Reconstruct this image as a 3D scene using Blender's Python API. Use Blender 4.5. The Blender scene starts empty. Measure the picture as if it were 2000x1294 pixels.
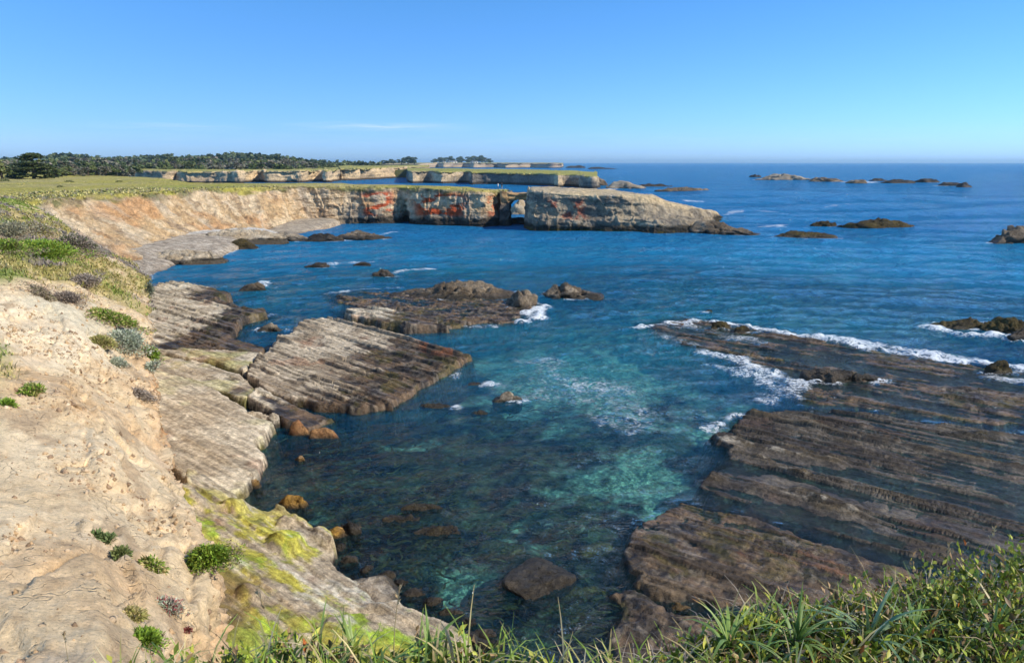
import bpy, math, random
import numpy as np
from mathutils import Vector
from mathutils.bvhtree import BVHTree

random.seed(7)
RNG = np.random.default_rng(7)
R = math.radians
scene = bpy.context.scene
COL = scene.collection

# ------------------------------------------------------------------ camera
F_PX, EYE = 1333.333, 14.0
PITCH = math.atan((647 - 317) / F_PX)
cam_data = bpy.data.cameras.new('camera')
cam_data.sensor_width = 36.0
cam_data.lens = 24.0
cam_data.clip_start = 0.05
cam_data.clip_end = 60000
cam = bpy.data.objects.new('camera', cam_data)
COL.objects.link(cam)
cam.location = (0, 0, EYE)
cam.rotation_euler = (math.pi / 2 - PITCH, 0, 0)
scene.camera = cam

# ------------------------------------------------------------------ sun, sky, exposure
SUN_AZ, SUN_EL = R(109), R(38)      # azimuth clockwise from +Y (view direction)
to_sun = Vector((math.sin(SUN_AZ) * math.cos(SUN_EL), math.cos(SUN_AZ) * math.cos(SUN_EL), math.sin(SUN_EL)))
sun_data = bpy.data.lights.new('sun', 'SUN')
sun_data.energy = 5.0
sun_data.angle = R(0.5)
sun_data.color = (1.0, 0.93, 0.82)
sun = bpy.data.objects.new('sun', sun_data)
COL.objects.link(sun)
sun.rotation_euler = (-to_sun).to_track_quat('-Z', 'Y').to_euler()

world = bpy.data.worlds.new('World')
scene.world = world
world.use_nodes = True
wn, wl = world.node_tree.nodes, world.node_tree.links
wn.clear()
w_out = wn.new('ShaderNodeOutputWorld')
w_bg = wn.new('ShaderNodeBackground')
w_sky = wn.new('ShaderNodeTexSky')
w_sky.sky_type = 'NISHITA'
w_sky.sun_disc = False
w_sky.sun_elevation = SUN_EL
w_sky.sun_rotation = -SUN_AZ
w_sky.altitude = 0
w_sky.air_density = 0.6
w_sky.dust_density = 0.5
w_sky.ozone_density = 6.0
w_bg.inputs['Strength'].default_value = 0.15
wl.new(w_bg.outputs[0], w_out.inputs[0])

scene.view_settings.view_transform = 'Standard'
scene.view_settings.look = 'None'
scene.view_settings.exposure = 0.15
scene.view_settings.gamma = 1.0
scene.view_settings.use_curve_mapping = False
scene.cycles.use_denoising = True
scene.cycles.use_adaptive_sampling = True
scene.cycles.adaptive_threshold = 0.02
scene.cycles.adaptive_min_samples = 16
scene.cycles.max_bounces = 4
scene.cycles.diffuse_bounces = 2
scene.cycles.glossy_bounces = 2
scene.cycles.transparent_max_bounces = 8
scene.cycles.transmission_bounces = 4
scene.cycles.caustics_reflective = False
scene.cycles.caustics_refractive = False
scene.cycles.sample_clamp_indirect = 4


# ================================================================== helpers
def ray(px, py):
    a = (px - 1000) / F_PX
    b = -(py - 647) / F_PX
    return np.array((a, math.cos(PITCH) + b * math.sin(PITCH), -math.sin(PITCH) + b * math.cos(PITCH)))


def at(px, py, z=0.0):
    r = ray(px, py)
    t = (z - EYE) / r[2]
    return np.array((r[0] * t, r[1] * t, z))


def atY(px, py, Y):
    r = ray(px, py)
    t = Y / r[1]
    return np.array((r[0] * t, Y, EYE + r[2] * t))


def _hash(ix, iy, iz, seed):
    h = (ix.astype(np.uint32) * np.uint32(374761393) + iy.astype(np.uint32) * np.uint32(668265263)
         + iz.astype(np.uint32) * np.uint32(2246822519) + np.uint32((seed * 3266489917) & 0xffffffff))
    h = (h ^ (h >> np.uint32(13))) * np.uint32(1274126177)
    h = (h ^ (h >> np.uint32(16))) * np.uint32(2654435761)
    h = h ^ (h >> np.uint32(15))
    return h.astype(np.float64) * (2.0 / 4294967295.0) - 1.0


def vn3(x, y, z, seed=0):
    x, y, z = np.broadcast_arrays(np.asarray(x, float), np.asarray(y, float), np.asarray(z, float))
    fx, fy, fz = np.floor(x), np.floor(y), np.floor(z)
    ix, iy, iz = fx.astype(np.int64), fy.astype(np.int64), fz.astype(np.int64)
    u, v, w = x - fx, y - fy, z - fz
    u = u * u * u * (u * (u * 6 - 15) + 10)
    v = v * v * v * (v * (v * 6 - 15) + 10)
    w = w * w * w * (w * (w * 6 - 15) + 10)
    res = 0
    for a in (0, 1):
        for b in (0, 1):
            for c in (0, 1):
                wt = (u if a else 1 - u) * (v if b else 1 - v) * (w if c else 1 - w)
                res = res + wt * _hash(ix + a, iy + b, iz + c, seed)
    return res


def vn2(x, y, seed=0):
    x, y = np.broadcast_arrays(np.asarray(x, float), np.asarray(y, float))
    fx, fy = np.floor(x), np.floor(y)
    ix, iy = fx.astype(np.int64), fy.astype(np.int64)
    u, v = x - fx, y - fy
    u = u * u * u * (u * (u * 6 - 15) + 10)
    v = v * v * v * (v * (v * 6 - 15) + 10)
    zz = np.zeros_like(ix)
    return ((1 - u) * (1 - v) * _hash(ix, iy, zz, seed) + u * (1 - v) * _hash(ix + 1, iy, zz, seed)
            + (1 - u) * v * _hash(ix, iy + 1, zz, seed) + u * v * _hash(ix + 1, iy + 1, zz, seed))


def fbm2(x, y, oct=4, seed=0, gain=0.5):
    s, a, n = 0, 1.0, 0
    x = np.asarray(x, float); y = np.asarray(y, float)
    for i in range(oct):
        s = s + a * vn2(x, y, seed + i * 17)
        n += a
        a *= gain
        x, y = x * 2.03 + 11.7, y * 2.03 - 5.3
    return s / n


def fbm3(x, y, z, oct=4, seed=0, gain=0.5):
    s, a, n = 0, 1.0, 0
    x = np.asarray(x, float); y = np.asarray(y, float); z = np.asarray(z, float)
    for i in range(oct):
        s = s + a * vn3(x, y, z, seed + i * 17)
        n += a
        a *= gain
        x, y, z = x * 2.03 + 11.7, y * 2.03 - 5.3, z * 2.03 + 3.1
    return s / n


def ss(a, b, x):
    t = np.clip((np.asarray(x, float) - a) / (b - a), 0, 1)
    return t * t * (3 - 2 * t)


def lerp(a, b, m):
    a = np.asarray(a, float); b = np.asarray(b, float); m = np.asarray(m, float)
    if a.ndim and a.shape[-1] == 3 or b.ndim and b.shape[-1] == 3:
        m = m[..., None]
    return a + (b - a) * m


def catmull(P, t):
    P = np.asarray(P, float)
    K = len(P)
    t = np.clip(np.asarray(t, float), 0, K - 1 - 1e-9)
    i = np.floor(t).astype(int)
    f = (t - i).reshape((-1,) + (1,) * (P.ndim - 1))
    p0, p1, p2, p3 = P[np.maximum(i - 1, 0)], P[i], P[np.minimum(i + 1, K - 1)], P[np.minimum(i + 2, K - 1)]
    return 0.5 * ((2 * p1) + (-p0 + p2) * f + (2 * p0 - 5 * p1 + 4 * p2 - p3) * f * f + (-p0 + 3 * p1 - 3 * p2 + p3) * f ** 3)


def raw_mesh(name, verts, quads, cols=None, smooth=True, attrs=None, tris=None):
    """verts (n,3), quads (m,4) and/or tris (k,3) -> mesh"""
    me = bpy.data.meshes.new(name)
    verts = np.ascontiguousarray(verts, np.float32).reshape(-1, 3)
    nq = 0 if quads is None else len(quads)
    nt_ = 0 if tris is None else len(tris)
    loops, starts = [], []
    if nq:
        loops.append(np.asarray(quads, np.int32).ravel())
        starts.append(np.arange(nq, dtype=np.int32) * 4)
    if nt_:
        loops.append(np.asarray(tris, np.int32).ravel())
        starts.append(nq * 4 + np.arange(nt_, dtype=np.int32) * 3)
    loops = np.concatenate(loops); starts = np.concatenate(starts)
    me.vertices.add(len(verts))
    me.vertices.foreach_set('co', verts.ravel())
    me.loops.add(len(loops))
    me.loops.foreach_set('vertex_index', loops)
    me.polygons.add(len(starts))
    me.polygons.foreach_set('loop_start', starts)
    if smooth:
        me.polygons.foreach_set('use_smooth', np.ones(len(starts), bool))
    me.update(calc_edges=True)
    if cols is not None:
        c = np.ones((len(verts), 4), np.float32)
        c[:, :3] = np.asarray(cols, np.float32).reshape(-1, 3)
        a = me.attributes.new('Col', 'FLOAT_COLOR', 'POINT')
        a.data.foreach_set('color', c.ravel())
    for k, v in (attrs or {}).items():
        a = me.attributes.new(k, 'FLOAT', 'POINT')
        a.data.foreach_set('value', np.ascontiguousarray(v, np.float32).ravel())
    return me


def grid_quads(n, m):
    i = np.arange(n - 1)[:, None] * m + np.arange(m - 1)[None, :]
    return np.stack((i, i + 1, i + m + 1, i + m), -1).reshape(-1, 4)


def link(name, me, mat=None, parent=None, label=None, cat=None, group=None, kind=None):
    o = bpy.data.objects.new(name, me)
    COL.objects.link(o)
    if mat is not None and me is not None and not len(me.materials):
        me.materials.append(mat)
    if parent is not None:
        o.parent = parent
    if label: o['label'] = label
    if cat: o['category'] = cat
    if group: o['group'] = group
    if kind: o['kind'] = kind
    return o


def normals_of(P):
    du = np.gradient(P, axis=0)
    dv = np.gradient(P, axis=1)
    n = np.cross(du, dv)
    n /= np.linalg.norm(n, axis=-1, keepdims=True) + 1e-9
    return n


# ------------------------------------------------------------------ node helper
class NT:
    def __init__(self, name):
        self.mat = bpy.data.materials.new(name)
        self.mat.use_nodes = True
        self.t = self.mat.node_tree
        self.t.nodes.clear()
        self.out = self.t.nodes.new('ShaderNodeOutputMaterial')

    def n(self, typ, **kw):
        nd = self.t.nodes.new(typ)
        for k, v in kw.items():
            setattr(nd, k, v)
        return nd

    def set(self, sock, v):
        if hasattr(v, 'is_output'):
            self.t.links.new(v, sock)
        elif isinstance(v, (tuple, list)) and len(v) == 3 and sock.type == 'RGBA':
            sock.default_value = (*v, 1)
        else:
            sock.default_value = v

    def pos(self):
        return self.n('ShaderNodeNewGeometry').outputs['Position']

    def attr(self, name, col=False):
        a = self.n('ShaderNodeAttribute')
        a.attribute_name = name
        return a.outputs['Color' if col else 'Fac']

    def mapping(self, vec, scale=(1, 1, 1), rot=(0, 0, 0)):
        m = self.n('ShaderNodeMapping')
        self.set(m.inputs['Vector'], vec)
        m.inputs['Scale'].default_value = scale
        m.inputs['Rotation'].default_value = rot
        return m.outputs[0]

    def noise(self, vec, scale, detail=4, rough=0.55, dist=0.0):
        m = self.n('ShaderNodeTexNoise')
        self.set(m.inputs['Vector'], vec)
        m.inputs['Scale'].default_value = scale
        m.inputs['Detail'].default_value = detail
        m.inputs['Roughness'].default_value = rough
        m.inputs['Distortion'].default_value = dist
        return m.outputs['Fac']

    def voro(self, vec, scale, feature='F1'):
        m = self.n('ShaderNodeTexVoronoi')
        m.feature = feature
        self.set(m.inputs['Vector'], vec)
        m.inputs['Scale'].default_value = scale
        return m.outputs['Distance']

    def math(self, op, a, b=0.0, clamp=False):
        m = self.n('ShaderNodeMath', operation=op)
        m.use_clamp = clamp
        self.set(m.inputs[0], a)
        self.set(m.inputs[1], b)
        return m.outputs[0]

    def maprange(self, v, a, b, c, d, smooth=False):
        m = self.n('ShaderNodeMapRange')
        if smooth:
            m.interpolation_type = 'SMOOTHSTEP'
        self.set(m.inputs[0], v)
        for i, q in enumerate((a, b, c, d)):
            self.set(m.inputs[i + 1], q)
        return m.outputs[0]

    def mix(self, fac, a, b, mode='MIX'):
        m = self.n('ShaderNodeMix', data_type='RGBA', blend_type=mode)
        self.set(m.inputs['Factor'], fac)
        self.set(m.inputs['A'], a) if False else None
        ia = [s for s in m.inputs if s.type == 'RGBA']
        self.set(ia[0], a)
        self.set(ia[1], b)
        return [s for s in m.outputs if s.type == 'RGBA'][0]

    def bump(self, h, strength=0.5, dist=0.05, normal=None):
        b = self.n('ShaderNodeBump')
        self.set(b.inputs['Height'], h)
        self.set(b.inputs['Strength'], strength)
        self.set(b.inputs['Distance'], dist)
        if normal is not None:
            self.set(b.inputs['Normal'], normal)
        return b.outputs[0]

    def bsdf(self, color, rough=0.9, normal=None, spec=0.2, **kw):
        p = self.n('ShaderNodeBsdfPrincipled')
        self.set(p.inputs['Base Color'], color)
        self.set(p.inputs['Roughness'], rough)
        self.set(p.inputs['Specular IOR Level'], spec)
        if normal is not None:
            self.set(p.inputs['Normal'], normal)
        for k, v in kw.items():
            self.set(p.inputs[k], v)
        return p.outputs[0]

    def done(self, sh):
        self.t.links.new(sh, self.out.inputs['Surface'])
        return self.mat


def rock_material(name, fine=6.0, contrast=0.45, bump_d=0.04, wetattr=True, spec=0.25, bstr=0.7, bscale=None, lamin=0.0, cracks=0.0, speck=0.0, bed=0.0, det=5):
    """albedo from the Col attribute, varied by noises; gloss from the attribute 'wet'"""
    k = NT(name)
    p = k.pos()
    n1 = k.noise(p, fine, 4, 0.65)
    n2 = k.noise(p, fine * 5.5, 3, 0.65)
    v = k.maprange(n1, 0.3, 0.7, 1 - contrast, 1 + contrast)
    v2 = k.maprange(n2, 0.3, 0.7, 1 - contrast * 0.75, 1 + contrast * 0.75)
    vv = k.math('MULTIPLY', v, v2)
    if speck:      # dark pits and grains
        sp = k.maprange(k.noise(p, fine * 9, 2, 0.6), 0.60, 0.70, 1.0, 1.0 - speck)
        vv = k.math('MULTIPLY', vv, sp)
    h = k.noise(p, bscale or fine * 1.3, det, 0.74)
    if bed:      # thin weathered bedding
        bl = k.noise(k.mapping(p, (0.45, 0.45, 7.0)), 1.0, 5, 0.7, 0.4)
        h = k.math('ADD', h, k.math('MULTIPLY', bl, bed))
        vv = k.math('MULTIPLY', vv, k.maprange(bl, 0.3, 0.7, 0.88, 1.10))
    if lamin:
        l = k.noise(k.mapping(k.mapping(p, (1, 1, 1), (0, 0, -STRIKE_A)), (0.35, 3.6, 3.0)), 1.0, 5, 0.68)
        h = k.math('ADD', h, k.math('MULTIPLY', l, lamin))
        vv = k.math('MULTIPLY', vv, k.maprange(l, 0.38, 0.62, 0.62, 1.25))
    if cracks:
        w = k.n('ShaderNodeVectorMath', operation='ADD')
        nzc = k.n('ShaderNodeTexNoise'); nzc.inputs['Scale'].default_value = fine * 0.5
        k.set(nzc.inputs['Vector'], p)
        k.t.links.new(p, w.inputs[0]); k.t.links.new(nzc.outputs['Color'], w.inputs[1])
        e = k.voro(w.outputs[0], fine * 0.42, 'DISTANCE_TO_EDGE')
        gate = k.maprange(k.noise(p, fine * 0.3, 3), 0.48, 0.62, 0, 1)
        cr = k.math('MULTIPLY', k.maprange(e, 0.0, 0.03, 1, 0), gate)
        h = k.math('SUBTRACT', h, k.math('MULTIPLY', cr, cracks))
    comb = k.n('ShaderNodeCombineColor')
    for i in range(3):
        k.set(comb.inputs[i], vv)
    c = k.mix(1.0, k.attr('Col', True), comb.outputs[0], 'MULTIPLY')
    nb = k.bump(h, bstr, bump_d)
    rough = k.maprange(k.attr('wet'), 0, 1, 0.92, 0.38) if wetattr else 0.92
    return k.done(k.bsdf(c, rough, nb, spec))


STRIKE_A = R(-37)


# ------------------------------------------------------------------ sky colour: Nishita plus a thin streak of cirrus
def world_cloud():
    tc = wn.new('ShaderNodeTexCoord')
    sep = wn.new('ShaderNodeSeparateXYZ')
    wl.new(tc.outputs['Generated'], sep.inputs[0])

    def m(op, a, b=0.0, clamp=False):
        q = wn.new('ShaderNodeMath'); q.operation = op; q.use_clamp = clamp
        for i, v in enumerate((a, b)):
            if hasattr(v, 'is_output'): wl.new(v, q.inputs[i])
            else: q.inputs[i].default_value = v
        return q.outputs[0]
    az = m('ARCTAN2', sep.outputs[0], sep.outputs[1])
    el = m('ARCSINE', sep.outputs[2])
    comb = wn.new('ShaderNodeCombineXYZ')
    wl.new(m('MULTIPLY', az, 9.0), comb.inputs[0])
    wl.new(m('MULTIPLY', el, 150.0), comb.inputs[1])
    nz = wn.new('ShaderNodeTexNoise')
    nz.inputs['Scale'].default_value = 1.6
    nz.inputs['Detail'].default_value = 6
    nz.inputs['Distortion'].default_value = 0.6
    wl.new(comb.outputs[0], nz.inputs['Vector'])

    def band(c, w, v):
        return m('SUBTRACT', 1.0, m('ABSOLUTE', m('DIVIDE', m('SUBTRACT', v, c), w)), True)
    s1 = m('MULTIPLY', band(2.75 * math.pi / 180, 0.0075, el), band(-0.175, 0.155, az))
    s2 = m('MULTIPLY', m('MULTIPLY', band(2.55 * math.pi / 180, 0.006, el), band(-0.45, 0.1, az)), 0.5)
    s3 = m('MULTIPLY', m('MULTIPLY', band(1.6 * math.pi / 180, 0.022, el), m('SUBTRACT', 1.0, m('MULTIPLY', el, 0.0))), 0.16)
    s = m('MULTIPLY', m('ADD', m('ADD', s1, s2), s3), m('MULTIPLY', m('SUBTRACT', nz.outputs['Fac'], 0.30), 2.6, True), True)
    s = m('MULTIPLY', s, 0.62)
    mx = wn.new('ShaderNodeMix'); mx.data_type = 'RGBA'
    ia = [q for q in mx.inputs if q.type == 'RGBA']
    wl.new(s, mx.inputs['Factor'])
    # white balance of the whole sky, the same all round: clear blue above, a little less lifted towards the horizon
    mr = wn.new('ShaderNodeMapRange')
    wl.new(el, mr.inputs[0])
    mr.inputs[1].default_value = 0.0
    mr.inputs[2].default_value = R(12)
    tint = wn.new('ShaderNodeMix'); tint.data_type = 'RGBA'
    it = [q for q in tint.inputs if q.type == 'RGBA']
    wl.new(mr.outputs[0], tint.inputs['Factor'])
    it[0].default_value = (0.79, 0.95, 1.23, 1)
    it[1].default_value = (0.71, 1.20, 1.38, 1)
    mul = wn.new('ShaderNodeMix'); mul.data_type = 'RGBA'; mul.blend_type = 'MULTIPLY'
    im = [q for q in mul.inputs if q.type == 'RGBA']
    mul.inputs['Factor'].default_value = 1.0
    wl.new(w_sky.outputs[0], im[0])
    wl.new([q for q in tint.outputs if q.type == 'RGBA'][0], im[1])
    wl.new([q for q in mul.outputs if q.type == 'RGBA'][0], ia[0])
    ia[1].default_value = (4.6, 5.6, 6.6, 1)
    wl.new([q for q in mx.outputs if q.type == 'RGBA'][0], w_bg.inputs['Color'])


world_cloud()

# ================================================================== strata
STRIKE = R(-37)
S_DIR = np.array((math.cos(STRIKE), math.sin(STRIKE)))
S_NRM = np.array((-math.sin(STRIKE), math.cos(STRIKE)))


def strata(x, y, lam, seed, warp=0.25, brk=0.45):
    """height of tilted beds cut by the shore: irregular little scarps running along the strike, 0..1"""
    u = x * S_NRM[0] + y * S_NRM[1]
    v = x * S_DIR[0] + y * S_DIR[1]
    u = u + warp * fbm2(v * 0.12, u * 0.25, 3, seed) + 0.10 * lam * fbm2(v * 1.6, u * 1.6, 2, seed + 5)
    q = u / lam + 1.0 * vn2(u / lam * 0.38, u * 0 + 0.5, seed + 9)
    k = np.floor(q)
    f = q - k
    z = np.zeros_like(k).astype(np.int64)
    hk = 0.5 + 0.5 * _hash(k.astype(np.int64), z, z, seed + 1)
    # beds are broken along the strike: joints split each rib into blocks of uneven height
    vv = v / (lam * 8.0) + hk * 37 + 0.45 * vn2(v * 0.5, u * 0.9, seed + 6)
    kb = np.floor(vv)
    hb = _hash(kb.astype(np.int64), k.astype(np.int64), z, seed + 3)
    fb = vv - kb
    joint = ss(0.0, 0.03, fb) * ss(1.0, 0.975, fb)
    along = 0.6 * hb + 0.6 * vn2(v / (lam * 6), k * 1.7, seed + 4)
    hk = np.clip(0.15 + 0.85 * hk + brk * along, 0, 1.2)
    hk = hk * (0.62 + 0.48 * ss(-0.35, 0.20, fbm2(x * 0.28, y * 0.28, 3, seed + 8)))
    edge = ss(0, 0.10, f)
    return hk * (0.30 + 0.70 * (1 - f)) * edge * (0.55 + 0.45 * joint)


def poly_sdf(x, y, poly):
    """signed distance to a polygon, positive inside"""
    P = np.asarray(poly)[:, :2]
    d2 = np.full(x.shape, 1e18)
    inside = np.zeros(x.shape, bool)
    for a, b in zip(P, np.roll(P, -1, 0)):
        e = b - a
        wx, wy = x - a[0], y - a[1]
        t = np.clip((wx * e[0] + wy * e[1]) / (e @ e), 0, 1)
        d2 = np.minimum(d2, (wx - e[0] * t) ** 2 + (wy - e[1] * t) ** 2)
        c = ((a[1] <= y) & (b[1] > y)) | ((b[1] <= y) & (a[1] > y))
        with np.errstate(divide='ignore', invalid='ignore'):
            xs = a[0] + (y - a[1]) / (b[1] - a[1] if b[1] != a[1] else 1e-9) * e[0]
        inside ^= c & (x < xs)
    d = np.sqrt(d2)
    return np.where(inside, d, -d)


SHELVES = []      # (bbox, height function): the sea reads its depth from these


def shelf_mesh(name, poly, hfun, cfun, dx, dy, margin=1.2, register=True, sharp=True):
    P = np.asarray(poly)[:, :2]
    x0, y0 = P.min(0) - margin
    x1, y1 = P.max(0) + margin
    nx, ny = int((x1 - x0) / dx) + 2, int((y1 - y0) / dy) + 2
    X, Y = np.meshgrid(np.linspace(x0, x1, nx), np.linspace(y0, y1, ny))
    D = poly_sdf(X, Y, P)
    keep = D > -margin
    Z = np.full(X.shape, -4.0)
    Z[keep] = hfun(X[keep], Y[keep], D[keep])
    quads = grid_quads(ny, nx)
    kf = keep.ravel()
    quads = quads[kf[quads].all(1)]
    used = np.zeros(kf.shape, bool)
    used[quads.ravel()] = True
    idx = np.cumsum(used) - 1
    V = np.stack((X.ravel()[used], Y.ravel()[used], Z.ravel()[used]), -1)
    gy, gx = np.gradient(Z, (y1 - y0) / (ny - 1), (x1 - x0) / (nx - 1))
    slope = np.sqrt(gx ** 2 + gy ** 2).ravel()[used]
    C, wet = cfun(V[:, 0], V[:, 1], V[:, 2], D.ravel()[used], slope)
    me = raw_mesh(name, V, idx[quads], C, sharp is False, {'wet': wet})
    if register:
        SHELVES.append((x0, y0, x1, y1, hfun, P))
    return me


def shelf_height(x, y):
    """highest shelf surface at a place (for the sea's depth)"""
    z = np.full(x.shape, -50.0)
    for (x0, y0, x1, y1, hf, P) in SHELVES:
        m = (x > x0) & (x < x1) & (y > y0) & (y < y1)
        if m.any():
            xs, ys = x[m], y[m]
            d = poly_sdf(xs, ys, P)
            q = np.full(xs.shape, -50.0)
            k = d > -1.0
            if k.any():
                q[k] = hf(xs[k], ys[k], d[k])
            z[m] = np.maximum(z[m], q)
    return z


# ================================================================== materials
M_ROCK = rock_material('layered_shore_rock', 4.0, 0.42, 0.08, bstr=1.0, lamin=1.2, speck=0.45)
M_NEAR = rock_material('sandstone_bluff', 5.0, 0.20, 0.065, wetattr=False, spec=0.08, bstr=0.7, bscale=7.0, cracks=0.9, speck=0.42, bed=0.3, det=7)
M_FAR = rock_material('cliff_rock', 0.9, 0.36, 0.8, wetattr=False, spec=0.1, bstr=1.0)
M_STONE = rock_material('weedy_sea_rock', 3.5, 0.5, 0.20, bstr=1.0, speck=0.5)


def foliage_material(name, transl=0.25, rough=0.6, spec=0.3):
    k = NT(name)
    c = k.attr('Col', True)
    n = k.noise(k.pos(), 9.0, 1)
    vv = k.maprange(n, 0.3, 0.7, 0.75, 1.25)
    comb = k.n('ShaderNodeCombineColor')
    for i in range(3):
        k.set(comb.inputs[i], vv)
    c = k.mix(1.0, c, comb.outputs[0], 'MULTIPLY')
    b = k.bsdf(c, rough, None, spec)
    tr = k.n('ShaderNodeBsdfTranslucent')
    k.set(tr.inputs['Color'], c)
    mx = k.n('ShaderNodeMixShader')
    mx.inputs[0].default_value = transl
    k.t.links.new(b, mx.inputs[1])
    k.t.links.new(tr.outputs[0], mx.inputs[2])
    return k.done(mx.outputs[0])


M_LEAF = foliage_material('leaf', 0.18, 0.5, 0.35)
M_TREE = foliage_material('tree_foliage', 0.15, 0.8, 0.1)


def bark_material():
    k = NT('bark')
    p = k.pos()
    n = k.noise(k.mapping(p, (4, 4, 0.8)), 3.0, 6)
    c = k.mix(n, (0.05, 0.035, 0.025), (0.16, 0.12, 0.09))
    return k.done(k.bsdf(c, 0.95, k.bump(n, 0.8, 0.05)))


M_BARK = bark_material()

# ================================================================== near bluff (left of the camera)
def loft(rows, seg_cols, ts, smooth=0):
    """rows (K,P,3) control points; Catmull-Rom over the rows, straight between columns"""
    A = catmull(np.asarray(rows, float), ts)
    cols = []
    kind = []
    for j, n in enumerate(seg_cols):
        f = np.linspace(0, 1, n, endpoint=False)
        cols.append(A[:, j, None, :] + (A[:, j + 1, None, :] - A[:, j, None, :]) * f[None, :, None])
        kind.append(j + f)
    cols.append(A[:, -1:, :])
    kind.append(np.array([len(seg_cols)]))
    G = np.concatenate(cols, 1)
    kind = np.concatenate(kind)
    for _ in range(smooth):
        G[:, 1:-1] = 0.25 * G[:, :-2] + 0.5 * G[:, 1:-1] + 0.25 * G[:, 2:]
    return G, kind


def bluff_rows():
    spec = [  # (left-margin point, silhouette point)
        (atY(-120, 1500, 2.6), atY(400, 1500, 3.6)),
        (atY(0, 1294, 4.0), atY(425, 1294, 5.5)),
        (atY(0, 900, 8.5), atY(440, 1060, 8.5)),
        (atY(0, 700, 13.0), atY(378, 950, 11.0)),
        (atY(0, 620, 16.0), atY(345, 880, 13.5)),
        (atY(0, 560, 19.0), atY(318, 740, 18.0)),
        (atY(0, 500, 25.0), atY(300, 640, 24.0)),
        (atY(0, 440, 34.0), atY(290, 570, 33.0)),
        (atY(0, 415, 43.0), atY(270, 532, 42.0)),
        (atY(0, 400, 52.0), atY(200, 495, 50.0)),
        (atY(20, 396, 60.0), atY(120, 450, 56.0)),
        (np.array((-56.0, 72.0, 9.6)), np.array((-47.0, 69.0, 8.2))),
        (np.array((-72.0, 88.0, 8.9)), np.array((-62.0, 84.0, 8.0))),
    ]
    spec = [(L, S_ + (np.array((-0.28, 0.0, 0.0)) if i < 8 else 0)) for i, (L, S_) in enumerate(spec)]
    rows = []
    n = len(spec)
    S = np.array([s[1] for s in spec])
    for i, (L, S_) in enumerate(spec):
        tg = S[min(i + 1, n - 1)] - S[max(i - 1, 0)]
        out = np.array((tg[1], -tg[0], 0)); out /= np.linalg.norm(out)
        if i == 0:
            out = np.array((0.9, 0.43, 0))
        inl = L - out * 10.0; inl[2] = min(L[2] + 0.9, 11.9)
        inl2 = L - out * 45.0; inl2[2] = 9.2
        inl3 = L - out * 70.0; inl3[2] = 7.0
        mid = 0.55 * L + 0.45 * S_ + np.array((0, 0, 0.28))
        low = S_ - out * 0.10; low[2] = S_[2] - 2.6
        toe = S_ - out * (0.15 if i < 9 else -0.8); toe[2] = 0.6
        und = toe - out * 0.3; und[2] = -1.2
        rows.append([inl3, inl2, inl, L, mid, S_, low, toe, und])
    return rows


rows = bluff_rows()
# finer rows near the camera
ts = np.concatenate((np.linspace(0, 1, 30, endpoint=False), np.linspace(1, 7, 380, endpoint=False), np.linspace(7, 12, 110)))
G, kc = loft(rows, [2, 14, 24, 60, 60, 30, 20, 3], ts, smooth=3)
Nn = normals_of(G)
Nn[Nn[..., 2] < -0.3] *= -1
px_, py_, pz_ = G[..., 0], G[..., 1], G[..., 2]
face = ss(1.5, 3.0, kc)[None, :] * np.ones(G.shape[:2])
steep = ss(4.7, 5.4, kc)[None, :] * np.ones(G.shape[:2])
acc = np.cumsum(np.linalg.norm(np.diff(G[:, int(np.argmin(abs(kc - 5)))], axis=0), axis=1))
sarc = np.concatenate(([0], acc))[:, None] * np.ones(G.shape[:2])
scl = ss(4, 16, np.hypot(px_, py_))
nearw = ss(0.0, 1.0, scl)
rill = np.abs(fbm2(sarc * 0.40 + 0.35 * (kc[None, :] - 4) + 0.15 * fbm2(sarc * 0.3, kc[None, :], 2, 30), kc[None, :] * 0.35, 4, 31))
d = (0.38 * fbm3(px_ * 0.22, py_ * 0.22, pz_ * 0.22, 4, 3) * (0.3 + scl)
     + 0.20 * (1 - 2.2 * rill) * (0.15 + 0.9 * ss(10, 24, py_))
     + 0.06 * fbm3(px_ * 0.9, py_ * 0.9, pz_ * 1.3, 4, 8)
     - 0.08 * ss(0.06, 0.0, np.abs(fbm3(px_ * 0.55, py_ * 0.55, pz_ * 0.8, 4, 9)))
     + 0.10 * ss(0.02, 0.10, fbm3(px_ * 0.5, py_ * 0.5, pz_ * 2.4, 5, 13))
     + 0.03 * fbm3(px_ * 5, py_ * 5, pz_ * 6, 4, 12, 0.65)
     + 0.06 * ss(-0.05, 0.3, fbm3(px_ * 0.35, py_ * 0.35, pz_ * 0.5, 3, 14)) * fbm3(px_ * 3.2, py_ * 3.2, pz_ * 4.5, 4, 15, 0.65))
blk = np.abs(fbm3(px_ * 0.9, py_ * 0.9, pz_ * 2.2, 3, 40))
d = d * face * (1 - 0.5 * steep) + steep * (0.25 * fbm3(px_ * 0.5, py_ * 0.5, pz_ * 0.9, 4, 44) - 0.15 * ss(0.10, 0.0, blk))
G = G + Nn * d[..., None]
# clods and small steps on the slope
px_, py_, pz_ = G[..., 0], G[..., 1], G[..., 2]
Nn = normals_of(G)
upz = np.abs(Nn[..., 2])

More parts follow.
